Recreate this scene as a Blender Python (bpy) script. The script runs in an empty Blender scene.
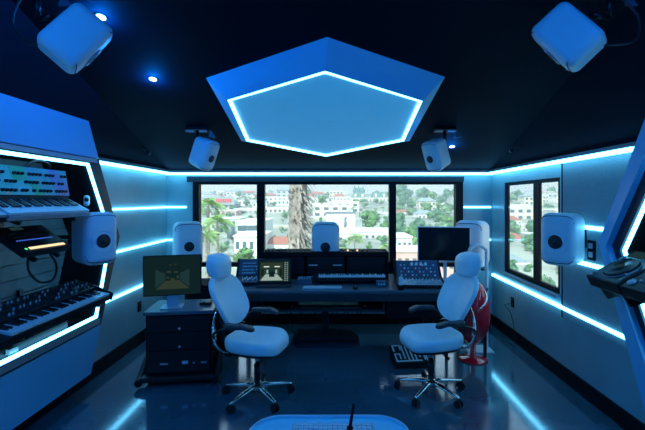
import bpy, bmesh, math, random
from math import sin, cos, pi, radians as R, hypot
from mathutils import Vector, Matrix
from mathutils.geometry import tessellate_polygon
random.seed(7)
SC = bpy.context.scene
COL = SC.collection
CH = 1.74          # camera height
F = 400.0          # focal length in pixels of the 645 px frame
XL, XR, YB, YF = -2.37, 2.21, 5.63, -2.2

# ------------------------------------------------------------------ materials
def mat(name, col, rough=0.5, metal=0.0, var=0.06, scale=8.0, bump=0.0, bscale=60.0, emit=None, estr=0.0, coat=0.0, spec=0.5, wet=0.0):
    m = bpy.data.materials.new(name); m.use_nodes = True
    nt = m.node_tree; N = nt.nodes; L = nt.links
    b = N['Principled BSDF']
    b.inputs['Roughness'].default_value = rough
    b.inputs['Metallic'].default_value = metal
    b.inputs['Coat Weight'].default_value = coat; b.inputs['Coat Roughness'].default_value = .09 if coat and wet else .03
    b.inputs['Specular IOR Level'].default_value = spec
    tc = N.new('ShaderNodeTexCoord')
    nz = N.new('ShaderNodeTexNoise'); nz.inputs['Scale'].default_value = scale; nz.inputs['Detail'].default_value = 4
    L.new(tc.outputs['Object'], nz.inputs['Vector'])
    rp = N.new('ShaderNodeValToRGB')
    c = Vector(col[:3])
    lo = c * (1 - var); hi = c * (1 + var)
    rp.color_ramp.elements[0].position = .3; rp.color_ramp.elements[1].position = .7
    rp.color_ramp.elements[0].color = (*lo, 1); rp.color_ramp.elements[1].color = (*[min(1, v) for v in hi], 1)
    L.new(nz.outputs['Fac'], rp.inputs['Fac'])
    L.new(rp.outputs['Color'], b.inputs['Base Color'])
    if wet:
        mr = N.new('ShaderNodeMapRange'); mr.inputs['To Min'].default_value = max(0.02, rough - wet); mr.inputs['To Max'].default_value = rough + wet
        L.new(nz.outputs['Fac'], mr.inputs['Value']); L.new(mr.outputs['Result'], b.inputs['Roughness'])
    if bump:
        n2 = N.new('ShaderNodeTexNoise'); n2.inputs['Scale'].default_value = bscale
        L.new(tc.outputs['Object'], n2.inputs['Vector'])
        bp = N.new('ShaderNodeBump'); bp.inputs['Strength'].default_value = bump; bp.inputs['Distance'].default_value = 0.01
        L.new(n2.outputs['Fac'], bp.inputs['Height']); L.new(bp.outputs['Normal'], b.inputs['Normal'])
    if emit:
        b.inputs['Emission Color'].default_value = (*emit, 1); b.inputs['Emission Strength'].default_value = estr
    return m

M = {}
M['wall'] = mat('painted_wall', (.24, .42, .46), .34, var=.08, scale=3, bump=.08)
M['fabric_wall'] = mat('acoustic_fabric', (.20, .32, .36), .8, var=.2, scale=160, bump=.3, bscale=300)
M['ceiling'] = mat('ceiling_paint', (.003, .008, .017), .8, var=.1, scale=2, spec=.08)
M['floor'] = mat('resin_floor', (.05, .12, .16), .13, var=.25, scale=1.6, bump=.04, bscale=5, spec=.9, wet=.03, coat=1.0)
M['base'] = mat('black_baseboard', (.004, .007, .011), .6, spec=.15)
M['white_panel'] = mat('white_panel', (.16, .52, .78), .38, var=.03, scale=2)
M['hex'] = mat('hex_panel', (.30, .62, .80), .5, var=.03, scale=2)
M['dark_frame'] = mat('dark_frame', (.018, .03, .042), .4, spec=.3)
M['black'] = mat('black_plastic', (.011, .012, .014), .38, spec=.3)
M['matte_black'] = mat('matte_black', (.008, .008, .010), .75, spec=.15)
M['black_metal'] = mat('black_metal', (.02, .02, .024), .3, metal=.6)
M['winframe'] = mat('window_frame', (.004, .007, .010), .5, spec=.15)
M['chrome'] = mat('polished_aluminium', (.75, .77, .8), .18, metal=1.0, var=.03)
M['white_metal'] = mat('white_metal', (.7, .72, .74), .3, var=.02)
M['spk'] = mat('speaker_paint', (.68, .72, .76), .42, var=.02, scale=3, bump=.02, bscale=200)
M['cone'] = mat('speaker_cone', (.01, .011, .013), .5)
M['leather'] = mat('pale_leather', (.74, .84, .86), .42, var=.05, scale=6, bump=.08, bscale=90)
M['arm'] = mat('arm_gel', (.03, .035, .042), .38)
M['key_w'] = mat('white_key', (.75, .76, .76), .3, var=.02)
M['key_b'] = mat('black_key', (.012, .012, .013), .25)
M['desk'] = mat('desk_laminate', (.022, .028, .034), .35, var=.1, scale=20)
M['desk_top'] = mat('desk_top', (.10, .125, .14), .28, var=.06, scale=20)
M['silver'] = mat('silver_panel', (.42, .46, .5), .35, metal=.3)
M['bluegrey'] = mat('blue_grey_panel', (.06, .09, .14), .4)
M['red'] = mat('red_gloss', (.85, .008, .02), .08, coat=1.0, var=.05)
M['wood'] = mat('tan_wood', (.8, .62, .38), .5, var=.2, scale=12)
M['synth_teal'] = mat('teal_panel', (.22, .85, .66), .4)
M['synth_blue'] = mat('blue_panel', (.2, .65, .6), .4)
M['synth_green'] = mat('green_panel', (.12, .75, .36), .4)
M['synth_violet'] = mat('violet_panel', (.42, .42, .62), .4)
M['screen_off'] = mat('dark_screen', (.006, .008, .010), .12)
M['cable'] = mat('cable_rubber', (.012, .012, .014), .5)
M['tray'] = mat('blue_tray', (.12, .72, .85), .3, var=.03)
M['plank'] = mat('dark_plank', (.13, .16, .17), .45, var=.25, scale=5)
M['paper'] = mat('pale_label', (.7, .72, .72), .5)

def emis(name, col, s):
    m = bpy.data.materials.new(name); m.use_nodes = True
    nt = m.node_tree; N = nt.nodes; N.remove(N['Principled BSDF'])
    e = N.new('ShaderNodeEmission'); e.inputs['Color'].default_value = (*col, 1); e.inputs['Strength'].default_value = s
    nt.links.new(e.outputs[0], N['Material Output'].inputs[0])
    return m
LEDC = (.14, .60, 1.0)
M['hex_painted_glow'] = mat('hex_painted_glow', (.55, .6, .65), .5, var=.02, emit=(.02, .36, .85), estr=.36)  # faint emission stands in for light falling on the hexagon's underside
M['led'] = emis('led_strip', LEDC, 7.5)
M['led_hex'] = emis('led_hex', LEDC, 7.5)
M['led_niche'] = emis('led_niche', LEDC, 7.5)
M['blue_lamp'] = emis('blue_lamp', (.30, .40, 1.0), 14.0)
M['scr_dim'] = emis('screen_dim', (.01, .03, .032), 1.0)
M['scr_mid'] = emis('screen_mid', (.024, .036, .024), 1.0)
M['scr_lit'] = emis('screen_lit', (.28, .36, .33), 1.0)
M['scr_glow'] = emis('screen_glow', (.75, .85, .8), 1.0)
M['scr_dark'] = emis('screen_dark', (.004, .014, .015), 1.0)
M['warm_led'] = emis('warm_pad_light', (1.0, .75, .42), 1.1)
M['blue_led'] = emis('blue_pad_light', (.06, .18, .9), .9)
M['green_led'] = emis('green_light', (.1, .9, .35), 1.0)
M['red_led'] = emis('red_light', (1.0, .15, .1), .6)

gm = bpy.data.materials.new('window_glass'); gm.use_nodes = True
_n = gm.node_tree.nodes; _l = gm.node_tree.links; _n.remove(_n['Principled BSDF'])
_t = _n.new('ShaderNodeBsdfTransparent'); _t.inputs[0].default_value = (.88, .97, .985, 1)
_g = _n.new('ShaderNodeBsdfGlossy'); _g.inputs['Roughness'].default_value = .01
_f = _n.new('ShaderNodeFresnel'); _f.inputs[0].default_value = 1.38
_x = _n.new('ShaderNodeMixShader')
_ge = _n.new('ShaderNodeNewGeometry'); _inv = _n.new('ShaderNodeMath'); _inv.operation = 'SUBTRACT'; _inv.inputs[0].default_value = 1.0
_mu = _n.new('ShaderNodeMath'); _mu.operation = 'MULTIPLY'
_l.new(_ge.outputs['Backfacing'], _inv.inputs[1]); _l.new(_inv.outputs[0], _mu.inputs[0]); _l.new(_f.outputs[0], _mu.inputs[1])
_l.new(_mu.outputs[0], _x.inputs[0]); _l.new(_t.outputs[0], _x.inputs[1]); _l.new(_g.outputs[0], _x.inputs[2]); _l.new(_x.outputs[0], _n['Material Output'].inputs[0])
M['glass'] = gm

# ------------------------------------------------------------------ mesh builder
class MB:
    def __init__(s, T=None):
        s.bm = bmesh.new(); s.T = T; s.mi = 0
    def _v(s, p):
        p = Vector(p)
        if s.T is not None: p = s.T @ p
        return s.bm.verts.new(p)
    def face(s, vs, smooth=False):
        try:
            f = s.bm.faces.new(vs); f.material_index = s.mi; f.smooth = smooth; return f
        except ValueError: return None
    def poly(s, pts): return s.face([s._v(p) for p in pts])
    def box(s, c, d, rot=None, taper=None):
        c = Vector(c); hx, hy, hz = d[0] / 2, d[1] / 2, d[2] / 2
        vs = []
        for z in (-1, 1):
            for x, y in ((-1, -1), (1, -1), (1, 1), (-1, 1)):
                k = taper if (taper and z > 0) else 1
                p = Vector((x * hx * k, y * hy * k, z * hz))
                if rot is not None: p = rot @ p
                vs.append(s._v(c + p))
        for f in ((3, 2, 1, 0), (4, 5, 6, 7), (0, 1, 5, 4), (1, 2, 6, 5), (2, 3, 7, 6), (3, 0, 4, 7)): s.face([vs[i] for i in f])
        return s
    def bbox(s, a, b):
        return s.box([(a[i] + b[i]) / 2 for i in range(3)], [abs(b[i] - a[i]) for i in range(3)])
    def cyl(s, p0, p1, r0, r1=None, n=16, caps=True, smooth=True):
        r1 = r0 if r1 is None else r1
        p0, p1 = Vector(p0), Vector(p1); d = (p1 - p0).normalized()
        a = d.orthogonal().normalized(); b = d.cross(a)
        r = []
        for p, q in ((p0, r0), (p1, r1)):
            r.append([s._v(p + (a * cos(2 * pi * i / n) + b * sin(2 * pi * i / n)) * q) for i in range(n)])
        for i in range(n): s.face([r[0][i], r[0][(i + 1) % n], r[1][(i + 1) % n], r[1][i]], smooth)
        if caps: s.face(r[0][::-1]); s.face(r[1])
        return s
    def tube(s, pts, r, n=8, sub=4, caps=True):
        P = [Vector(p) for p in pts]
        if sub > 1 and len(P) > 2:
            Q = []
            rr = r if isinstance(r, (list, tuple)) else [r] * len(P); RR = []
            for i in range(len(P) - 1):
                p0 = P[max(i - 1, 0)]; p1 = P[i]; p2 = P[i + 1]; p3 = P[min(i + 2, len(P) - 1)]
                for k in range(sub):
                    t = k / sub
                    Q.append(.5 * ((2 * p1) + (p2 - p0) * t + (2 * p0 - 5 * p1 + 4 * p2 - p3) * t * t + (3 * p1 - p0 - 3 * p2 + p3) * t ** 3))
                    RR.append(rr[i] * (1 - t) + rr[i + 1] * t)
            Q.append(P[-1]); RR.append(rr[-1])
        else:
            Q = P; RR = list(r) if isinstance(r, (list, tuple)) else [r] * len(P)
        rings = []; a = None
        for i, p in enumerate(Q):
            d = (Q[min(i + 1, len(Q) - 1)] - Q[max(i - 1, 0)]).normalized()
            if a is None: a = d.orthogonal().normalized()
            else: a = (a - d * a.dot(d)).normalized()
            b = d.cross(a)
            rings.append([s._v(p + (a * cos(2 * pi * k / n) + b * sin(2 * pi * k / n)) * RR[i]) for k in range(n)])
        for i in range(len(rings) - 1):
            for k in range(n): s.face([rings[i][k], rings[i][(k + 1) % n], rings[i + 1][(k + 1) % n], rings[i + 1][k]], True)
        if caps: s.face(rings[0][::-1]); s.face(rings[-1])
        return s
    def lathe(s, prof, c=(0, 0, 0), n=24, ax=None):
        c = Vector(c); rings = []
        q = Vector((0, 0, 1)).rotation_difference(Vector(ax)).to_matrix() if ax else Matrix.Identity(3)
        for r, z in prof:
            if r < 1e-5: rings.append([s._v(c + q @ Vector((0, 0, z)))])
            else: rings.append([s._v(c + q @ Vector((r * cos(2 * pi * i / n), r * sin(2 * pi * i / n), z))) for i in range(n)])
        for i in range(len(rings) - 1):
            A, B = rings[i], rings[i + 1]
            for k in range(n):
                if len(A) == 1 and len(B) == 1: continue
                if len(A) == 1: s.face([A[0], B[(k + 1) % n], B[k]][::-1], True)
                elif len(B) == 1: s.face([A[k], A[(k + 1) % n], B[0]], True)
                else: s.face([A[k], A[(k + 1) % n], B[(k + 1) % n], B[k]], True)
        return s
    def plate(s, outer, holes, fn, t0, t1):
        loops = [outer] + list(holes)
        tris = tessellate_polygon([[Vector((p[0], p[1], 0)) for p in l] for l in loops])
        flat = [p for l in loops for p in l]
        A = [s._v(fn(p[0], p[1], t0)) for p in flat]; B = [s._v(fn(p[0], p[1], t1)) for p in flat]
        for t in tris: s.face([A[i] for i in t]); s.face([B[i] for i in t][::-1])
        k = 0
        for l in loops:
            n = len(l)
            for i in range(n): s.face([A[k + i], A[k + (i + 1) % n], B[k + (i + 1) % n], B[k + i]])
            k += n
        return s
    def pad(s, w, h, t, Rc, r, fn=None, nc=6, ne=5, flat_back=False):
        """rounded slab: outline w x h with corner radius Rc, thickness t with edge radius r; fn maps (x, y, z)"""
        def ring(a, b, rc):
            rc = min(rc, a, b); P = []
            for cx, cy, a0 in ((a - rc, b - rc, 0), (-a + rc, b - rc, 90), (-a + rc, -b + rc, 180), (a - rc, -b + rc, 270)):
                for i in range(nc + 1):
                    an = R(a0 + 90 * i / nc); P.append((cx + rc * cos(an), cy + rc * sin(an)))
            # extra points along straight edges
            Q = []
            for i in range(len(P)):
                p, q = P[i], P[(i + 1) % len(P)]; Q.append(p)
                if i % (nc + 1) == nc:
                    for k in (1, 2, 3): Q.append((p[0] + (q[0] - p[0]) * k / 4, p[1] + (q[1] - p[1]) * k / 4))
            return Q
        a, b = w / 2, h / 2; st = []
        for k in (.25, .5, .75, .92): st.append(((a - r) * k, (b - r) * k, max(Rc - r, .002) * k, -t / 2))
        for i in range(ne + 1):
            an = R(90 * i / ne); ins = r * (1 - sin(an)); st.append((a - ins, b - ins, max(Rc - ins, .002), -t / 2 + r * (1 - cos(an))))
        for i in range(ne + 1):
            an = R(90 * i / ne); ins = r * (1 - cos(an)); st.append((a - ins, b - ins, max(Rc - ins, .002), t / 2 - r * (1 - sin(an))))
        for k in (.92, .75, .5, .25): st.append(((a - r) * k, (b - r) * k, max(Rc - r, .002) * k, t / 2))
        f = fn or (lambda x, y, z: (x, y, z))
        rings = [[s._v(f(x, y, z)) for x, y in ring(A, B, rc)] for A, B, rc, z in st]
        n = len(rings[0])
        for i in range(len(rings) - 1):
            for k in range(n): s.face([rings[i][k], rings[i][(k + 1) % n], rings[i + 1][(k + 1) % n], rings[i + 1][k]], True)
        c0 = s._v(f(0, 0, -t / 2)); c1 = s._v(f(0, 0, t / 2))
        for k in range(n):
            s.face([rings[0][(k + 1) % n], rings[0][k], c0], True); s.face([rings[-1][k], rings[-1][(k + 1) % n], c1], True)
        return s
    def build(s, name, m, parent=None, label=None, bevel=0.0):
        bmesh.ops.remove_doubles(s.bm, verts=s.bm.verts, dist=1e-6)
        bmesh.ops.recalc_face_normals(s.bm, faces=s.bm.faces)
        me = bpy.data.meshes.new(name); s.bm.to_mesh(me); s.bm.free()
        for x in (m if isinstance(m, (list, tuple)) else [m]): me.materials.append(M[x] if isinstance(x, str) else x)
        o = bpy.data.objects.new(name, me); COL.objects.link(o)
        if parent is not None: o.parent = parent
        if label: o['label'] = label
        if bevel:
            b = o.modifiers.new('bevel', 'BEVEL'); b.width = bevel; b.segments = 2; b.limit_method = 'ANGLE'
        return o

def tag(o, label=None, cat=None, group=None, kind=None):
    for k, v in (('label', label), ('category', cat), ('group', group), ('kind', kind)):
        if v: o[k] = v
    return o
def thing(name, label, cat, loc=(0, 0, 0), rot=(0, 0, 0), group=None):
    o = bpy.data.objects.new(name, None); COL.objects.link(o); o.empty_display_size = .1
    o.location = loc; o.rotation_euler = rot
    return tag(o, label, cat, group)
def struct(name, mb, m, **k): return tag(mb.build(name, m, **k), kind='structure')
def inst(src, name, parent, loc, rot=None):
    o = bpy.data.objects.new(name, src.data); COL.objects.link(o); o.parent = parent; o.location = loc
    if rot: o.rotation_euler = rot
    return o
def copies(mb, name, m, parent, locs):
    first = mb.build(name, m, parent); first.location = locs[0]
    for l in locs[1:]:
        c = first.copy(); c.location = l; c.parent = parent; COL.objects.link(c)
    return first
def dup(root, loc, rot=None, label=None):
    r = root.copy(); COL.objects.link(r); r.location = loc
    if rot is not None: r.rotation_euler = rot
    if label: r['label'] = label
    for ch in list(root.children):
        c = ch.copy(); COL.objects.link(c); c.parent = r
        for g in ch.children:
            d = g.copy(); COL.objects.link(d); d.parent = c
    return r
def ceil_z(y): return 2.16 + .27 * (YB - y) if y > 1.6 else 2.16 + .27 * (YB - 1.6)

# ------------------------------------------------------------------ camera
cd = bpy.data.cameras.new('camera'); cam = bpy.data.objects.new('camera', cd); COL.objects.link(cam)
cam.location = (0, 0, CH); cam.rotation_euler = (R(90), 0, 0)
cd.sensor_width = 36; cd.lens = 36 * F / 645; cd.shift_x = -12.5 / 645; cd.shift_y = -15 / 645; cd.clip_start = .05; cd.clip_end = 3000
SC.camera = cam
SC.view_settings.view_transform = 'Standard'; SC.view_settings.look = 'None'; SC.view_settings.gamma = 1
SC.view_settings.use_curve_mapping = False; SC.view_settings.exposure = .18

# ------------------------------------------------------------------ room shell
struct('floor', MB().bbox((XL - .5, YF - .3, -.15), (XR + .5, YB + .3, 0)), 'floor')
WZ0, WZ1 = .36, 1.965
SZ0 = .86
BW = [(-1.945, -1.10), (-.995, .765), (.86, 1.70)]      # openings of the back window band
xz = lambda x, z, t: (x, t, z)
yz = lambda y, z, t: (t, y, z)
wx0, wx1 = -2.0, 1.75
struct('wall_back', MB().plate([(XL - .4, 0), (XR + .06, 0), (XR + .06, 2.7), (XL - .4, 2.7)], [[(wx0, WZ0 - .05), (wx1, WZ0 - .05), (wx1, WZ1 + .03), (wx0, WZ1 + .03)]], xz, YB, YB + .18), 'wall')
LO = [(1.15, .62), (.80, 1.375), (1.15, 2.08), (3.67, 2.08), (4.05, 1.375), (3.80, .62)]        # opening of the left niche (y, z)
RO = [(.75, .64), (.45, 1.36), (.75, 2.12), (2.58, 2.12), (3.02, 1.36), (2.66, .64)]             # opening of the right niche
struct('wall_left', MB().plate([(YF - .2, 0), (YB + .2, 0), (YB + .2, 3.4), (YF - .2, 3.4)], [LO], yz, XL, XL - .02), 'wall')
RW = (3.93, 5.22)                                                                            # right window opening
struct('wall_right', MB().plate([(YF - .2, 0), (YB + .2, 0), (YB + .2, 3.4), (YF - .2, 3.4)], [RO, [(RW[0], SZ0 - .05), (RW[1], SZ0 - .05), (RW[1], WZ1), (RW[0], WZ1)]], yz, XR, XR + .06), 'wall')
struct('wall_front', MB().bbox((XL - .4, YF - .2, 0), (XR + .4, YF, 3.6)), 'wall')
# fabric covered upper panels on the right wall
for k, (ya, yb, z0, z1) in enumerate(((3.10, 2.82, 1.52, 2.09), (3.02, 3.10, 1.2, 1.48), (2.84, 3.05, .60, 1.16))):
    struct('trim_%d' % (k + 1), MB().plate([(ya, z0), (3.86, z0), (3.86, z1), (yb, z1)], [], yz, XR - .012, XR), 'fabric_wall')
struct('trim_4', MB().bbox((XR - .004, 3.865, .6), (XR, 3.90, 2.1)), 'matte_black')
# ceiling: a slope rising from the back wall, steep side slopes, flat further forward
cz = ceil_z
def cx(y, side):
    z = cz(y)
    return (XR - (z - 2.16) * .4) if side > 0 else (XL + (z - 2.16) * .4)
cb = MB()
ys = [YB, 1.6, YF]
top = []
for y in ys: top.append(((cx(y, -1), y, cz(y)), (cx(y, 1), y, cz(y)), (XL, y, 2.16), (XR, y, 2.16)))
for i in range(2):
    a, b = top[i], top[i + 1]
    cb.poly([a[0], a[1], b[1], b[0]]); cb.poly([a[2], a[0], b[0], b[2]]); cb.poly([a[1], a[3], b[3], b[1]])
co = struct('ceiling', cb, 'ceiling')
sm = co.modifiers.new('solid', 'SOLIDIFY'); sm.thickness = .12; sm.offset = 1
# make the thickness grow outwards: check direction of the first normal
if co.data.polygons[0].normal.z < 0: sm.offset = -1
struct('trim_5', MB().bbox((XL - .3, YF, 3.30), (XR + .3, YB + .1, 3.45)), 'ceiling')      # roof slab
struct('trim_6', MB().bbox((XL, YB - .05, 2.125), (XR, YB, 2.162)), 'dark_frame')
struct('trim_7', MB().bbox((XL, YF, 2.125), (XL + .05, YB - .05, 2.162)), 'dark_frame')
struct('trim_8', MB().bbox((XR - .05, YF, 2.125), (XR, YB - .05, 2.162)), 'dark_frame')
struct('baseboard_back', MB().bbox((XL, YB - .02, 0), (XR, YB, .14)), 'base')
struct('baseboard_left', MB().bbox((XL, YF, 0), (XL + .02, YB - .02, .14)), 'base')
struct('baseboard_right', MB().bbox((XR - .02, YF, 0), (XR, YB - .02, .14)), 'base')

# back window: frame posts with three panes
wf = MB()
wf.bbox((wx0, YB - .01, WZ1 - .005), (wx1, YB + .12, WZ1 + .03)); wf.bbox((wx0, YB - .01, WZ0 - .05), (wx1, YB + .12, WZ0)); wf.bbox((wx0, YB - .01, SZ0 - .06), (wx1, YB + .10, SZ0))
for a, b in ((wx0, -1.915), (-1.10, -.995), (.765, .86), (1.70, 1.75)): wf.bbox((a, YB - .01, WZ0), (b, YB + .10, WZ1 - .005))
w1 = struct('window_1', wf, 'winframe')
for a, b in ((-1.915, -1.10), (-.995, .765), (.86, 1.70)):
    MB().bbox((a, YB + .06, SZ0), (b, YB + .066, WZ1 - .005)).build('pane', 'glass', w1); MB().bbox((a, YB + .06, WZ0), (b, YB + .066, SZ0 - .06)).build('pane' if a != -.995 else 'lower_panel', 'glass' if a != -.995 else 'dark_frame', w1)
wf = MB(); X0, X1 = XR + .01, XR + .05; WZ0 = SZ0
for y0, y1 in ((RW[0], RW[0] + .05), (4.37, 4.48), (RW[1] - .05, RW[1])): wf.bbox((X0, y0, WZ0 - .05), (X1, y1, WZ1))
wf.bbox((X0, RW[0] + .05, WZ0 - .05), (X1, 4.37, WZ0)); wf.bbox((X0, 4.48, WZ0 - .05), (X1, RW[1] - .05, WZ0))
wf.bbox((X0, RW[0] + .05, WZ1 - .04), (X1, 4.37, WZ1)); wf.bbox((X0, 4.48, WZ1 - .04), (X1, RW[1] - .05, WZ1))
w2 = struct('window_2', wf, 'winframe')
for a, b in ((RW[0] + .05, 4.37), (4.48, RW[1] - .05)): MB().bbox((X0 + .012, a, WZ0), (X0 + .018, b, WZ1 - .04)).build('pane', 'glass', w2)
MB().bbox((XR - .05, RW[0] - .02, WZ0 - .085), (X0, RW[1] + .02, WZ0 - .05)).build('window_sill', 'wall', w2)
struct('trim_9', MB().bbox((wx0 - .08, YB - .02, WZ1 + .03), (wx1 + .06, YB, 2.07)), 'dark_frame')        # roller blind pelmet
struct('trim_10', MB().bbox((wx1, YB - .012, .5), (wx1 + .05, YB, 2.07)), 'winframe')

# ---------------------------------------------------------------- wall niches
def niche(name, sgn, xf, O, ring, outl, xback, strip_out=None):
    """xf: face plane, sgn: direction into the wall"""
    xw = XL if sgn < 0 else XR
    r = struct(name, MB().plate(ring, [O], yz, xf, xw - sgn * .003), 'dark_frame' if sgn < 0 else 'dark_frame')
    return r
xf = -2.25
ringL = [(1.02, .55), (.66, 1.375), (1.02, 2.13), (3.81, 2.13), (4.18, 1.36), (3.85, .55)]
n1 = MB().plate(ringL, [LO], yz, xf, XL + .003)
nl = struct('trim_11', n1, 'dark_frame')
n2 = MB().plate([(.9, 2.135), (3.808, 2.135), (3.63, 2.51), (.9, 2.51)], [], yz, xf, XL + .003)
n2.plate([(.9, .14), (3.69, .14), (3.845, .545), (.9, .545)], [], yz, xf, XL + .003)
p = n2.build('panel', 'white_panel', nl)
MB().plate([(.9, .562), (3.82, .562), (3.835, .612), (.9, .612)], [], yz, xf + .004, xf - .003).build('lip', 'silver', nl)
MB().plate([(.9, 2.09), (3.79, 2.09), (3.775, 2.125), (.9, 2.125)], [], yz, xf + .004, xf - .003).build('lip', 'silver', nl)
# niche interior
def inner(O, x0, x1, par):
    m = MB(); n = len(O)
    for i in range(n):
        a, b = O[i], O[(i + 1) % n]
        m.poly([(x0, *a), (x0, *b), (x1, *b), (x1, *a)])
    o = m.build('reveal', 'matte_black', par)
    s = o.modifiers.new('s', 'SOLIDIFY'); s.thickness = .01; s.offset = 0
    return o
inner(LO, xf - .06, -2.70, nl)
m = MB(); z = .55
while z < 2.15:
    m.box((-2.70, 2.4, z + .065), (.018, 3.6, .122)); z += .13
m.bbox((-2.73, .6, .5), (-2.71, 4.2, 2.2))
m.build('plank_back', 'plank', nl)
# right unit
xg = 2.10
outR = [(.55, .10), (.25, 1.38), (.55, 2.50), (2.60, 2.50), (3.19, 1.40), (2.62, .10)]
midR = [(.66, .50), (.36, 1.36), (.66, 2.24), (2.60, 2.24), (3.105, 1.385), (2.64, .50)]
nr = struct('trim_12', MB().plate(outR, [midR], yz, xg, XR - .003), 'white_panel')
MB().plate(midR, [RO], yz, xg + .05, XR - .003).build('dark_ring', 'dark_frame', nr)
inner(RO, xg + .10, 2.58, nr)
MB().bbox((2.58, .3, .4), (2.60, 3.2, 2.3)).build('plank_back', 'matte_black', nr)

# ---------------------------------------------------------------- LED strips
def offset_poly(P, d):
    c = (sum(p[0] for p in P) / len(P), sum(p[1] for p in P) / len(P)); out = []
    n = len(P)
    for i in range(n):
        a, b, e = Vector(P[i - 1]), Vector(P[i]), Vector(P[(i + 1) % n])
        d1 = (b - a).normalized(); d2 = (e - b).normalized()
        n1 = Vector((-d1.y, d1.x)); n2 = Vector((-d2.y, d2.x))
        if n1.dot(Vector(c) - b) < 0: n1 = -n1
        if n2.dot(Vector(c) - b) < 0: n2 = -n2
        k = (n1 + n2); k = k / (1 + n1.dot(n2)); out.append((b.x + k.x * d, b.y + k.y * d))
    return out
def strip(mb, label, m='led'):
    return tag(mb.build('light_strip', m), label, 'light strip', 'linear lights on the walls')
e = .022
strip(MB().bbox((XL + .02, YB - .085, 2.09), (XR - .02, YB - .05, 2.122)), 'white blue light line along the ceiling edge over the wide back window')
strip(MB().bbox((XL + .05, YF + .1, 2.09), (XL + .085, YB - .1, 2.122)), 'white blue light line at the top of the left wall, under the dark ceiling')
strip(MB().bbox((XR - .085, YF + .1, 2.09), (XR - .05, YB - .1, 2.122)), 'white blue light line at the top of the right wall, above the side window')
for z, nm in ((1.64, 'upper'), (1.18, 'middle'), (.695, 'lowest')):
    strip(MB().bbox((XL, 4.0, z - e / 2), (XL + .024, YB - .02, z + e / 2)), '%s of the three horizontal light lines set in the left wall' % nm)
    if z > 1: strip(MB().bbox((XL + .02, YB - .012, z - e / 2), (wx0 - .09, YB, z + e / 2)), '%s short light line on the back wall left of the window' % nm)
    if z > 1: strip(MB().bbox((wx1 + .06, YB - .012, z - e / 2), (XR - .02, YB, z + e / 2)), '%s short light line on the back wall right of the window' % nm)
strip(MB().bbox((XR - .026, 3.08, 1.485), (XR, 3.85, 1.515)), 'light line on the right wall at the top of the white speaker')
strip(MB().bbox((XR - .026, 3.06, 1.165), (XR, 3.85, 1.195)), 'light line on the right wall behind the foot of the white speaker')
strip(MB().bbox((XR - .024, 2.85, .685), (XR, YB - .05, .715)), 'long low light line on the right wall below the window sill')
def ringstrip(O, x0, x1, w, label):
    return strip(MB().plate(O, [offset_poly(O, w)], yz, x0, x1), label, 'led_niche')
ringstrip(offset_poly(LO, .003), xf - .022, xf - .005, .025, 'glowing angular outline around the synthesizer niche in the left wall')
ringstrip(offset_poly(RO, .003), xg + .066, xg + .08, .026, 'glowing angular outline around the turntable niche in the right wall')

# ---------------------------------------------------------------- hexagon ceiling light
s1, s2 = 122.5, 100.6
def cp(px, py, s): return Vector(((px - 335) / s, F / s, CH + (200 - py) / s))
HB = [cp(325, 71, 137.4), cp(422.5, 101, 122.5), cp(404, 141, 100.6), cp(326, 156.5, 92.4), cp(246.5, 141, 100.6), cp(227.5, 100, 122.5)]
def on_ceil(px, py):
    s = ((200 - py) + 108) / (2.16 + .27 * YB - CH); y = F / s
    return Vector(((px - 335) / s, y, ceil_z(y)))
def push(v, k):      # far corners sit right above the bottom outline, drawn in a little
    c = Vector((-.05, 3.6, 0)); w = v + (v - c) * k; return Vector((w.x, w.y, ceil_z(w.y)))
HT = [on_ceil(327, 37), on_ceil(445, 77), on_ceil(409.5, 141), on_ceil(326, 154), on_ceil(241.5, 141), on_ceil(206, 78)]
hx = thing('hexagon_ceiling_light', 'large pale hexagonal box hanging from the dark ceiling, edged by a glowing line, underside painted with a faint glow', 'ceiling light', (HB[0] + HB[3]) / 2)
HI = Matrix.Translation(-hx.location)
m = MB(HI); 
for i in range(6): m.poly([HB[i], HB[(i + 1) % 6], HT[(i + 1) % 6], HT[i]])
m.poly(HT)
m.build('side_panels', 'hex', hx)
hc = sum(HB, Vector()) / 6
up = (HB[2] - HB[0]).cross(HB[4] - HB[0]).normalized()
if up.z < 0: up = -up
def shr(v, k): return v + (hc - v).normalized() * k
m = MB(HI); a = [shr(v, .030) for v in HB]; m.poly([v + up * .012 for v in a]); m.build('bottom_panel', 'hex_painted_glow', hx)
m = MB(HI)
for i in range(6):
    j = (i + 1) % 6
    m.poly([HB[i], HB[j], a[j], a[i]]); m.poly([HB[i] + up * .012, HB[j] + up * .012, HB[j], HB[i]]); m.poly([a[i], a[j], a[j] + up * .012, a[i] + up * .012])
m.build('light_line', 'led_hex', hx)

# ---------------------------------------------------------------- blue downlights and added unseen fill lamps
def downlight(x, y, label, pw=26, seen=True):
    z = ceil_z(y); d = thing('downlight', label, 'downlight', (x, y, z), (R(-15) if y > 1.6 else 0, 0, 0), 'blue downlights')
    MB().lathe([(.030, -.002), (.045, -.004), (.047, .004), (.03, .004)], n=24).build('rim', 'black_metal', d)
    MB().lathe([(0, -.003), (.030, -.003), (.030, .002), (0, .002)], n=20).build('lamp_face', 'blue_lamp', d)
    l = bpy.data.lights.new('lamp', 'POINT'); l.energy = pw; l.color = (.0, .20, 1.0); l.shadow_soft_size = .04
    lo = bpy.data.objects.new('lamp', l); COL.objects.link(lo); lo.parent = d; lo.location = (0, 0, -.03)
    return d
p = on_ceil(153, 79); downlight(p.x, p.y, 'small glowing blue downlight in the ceiling left of the hexagon', 12)
p = on_ceil(101, 17); downlight(p.x, p.y, 'small blue downlight half hidden behind the tilted speaker at top left', 12)
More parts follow.
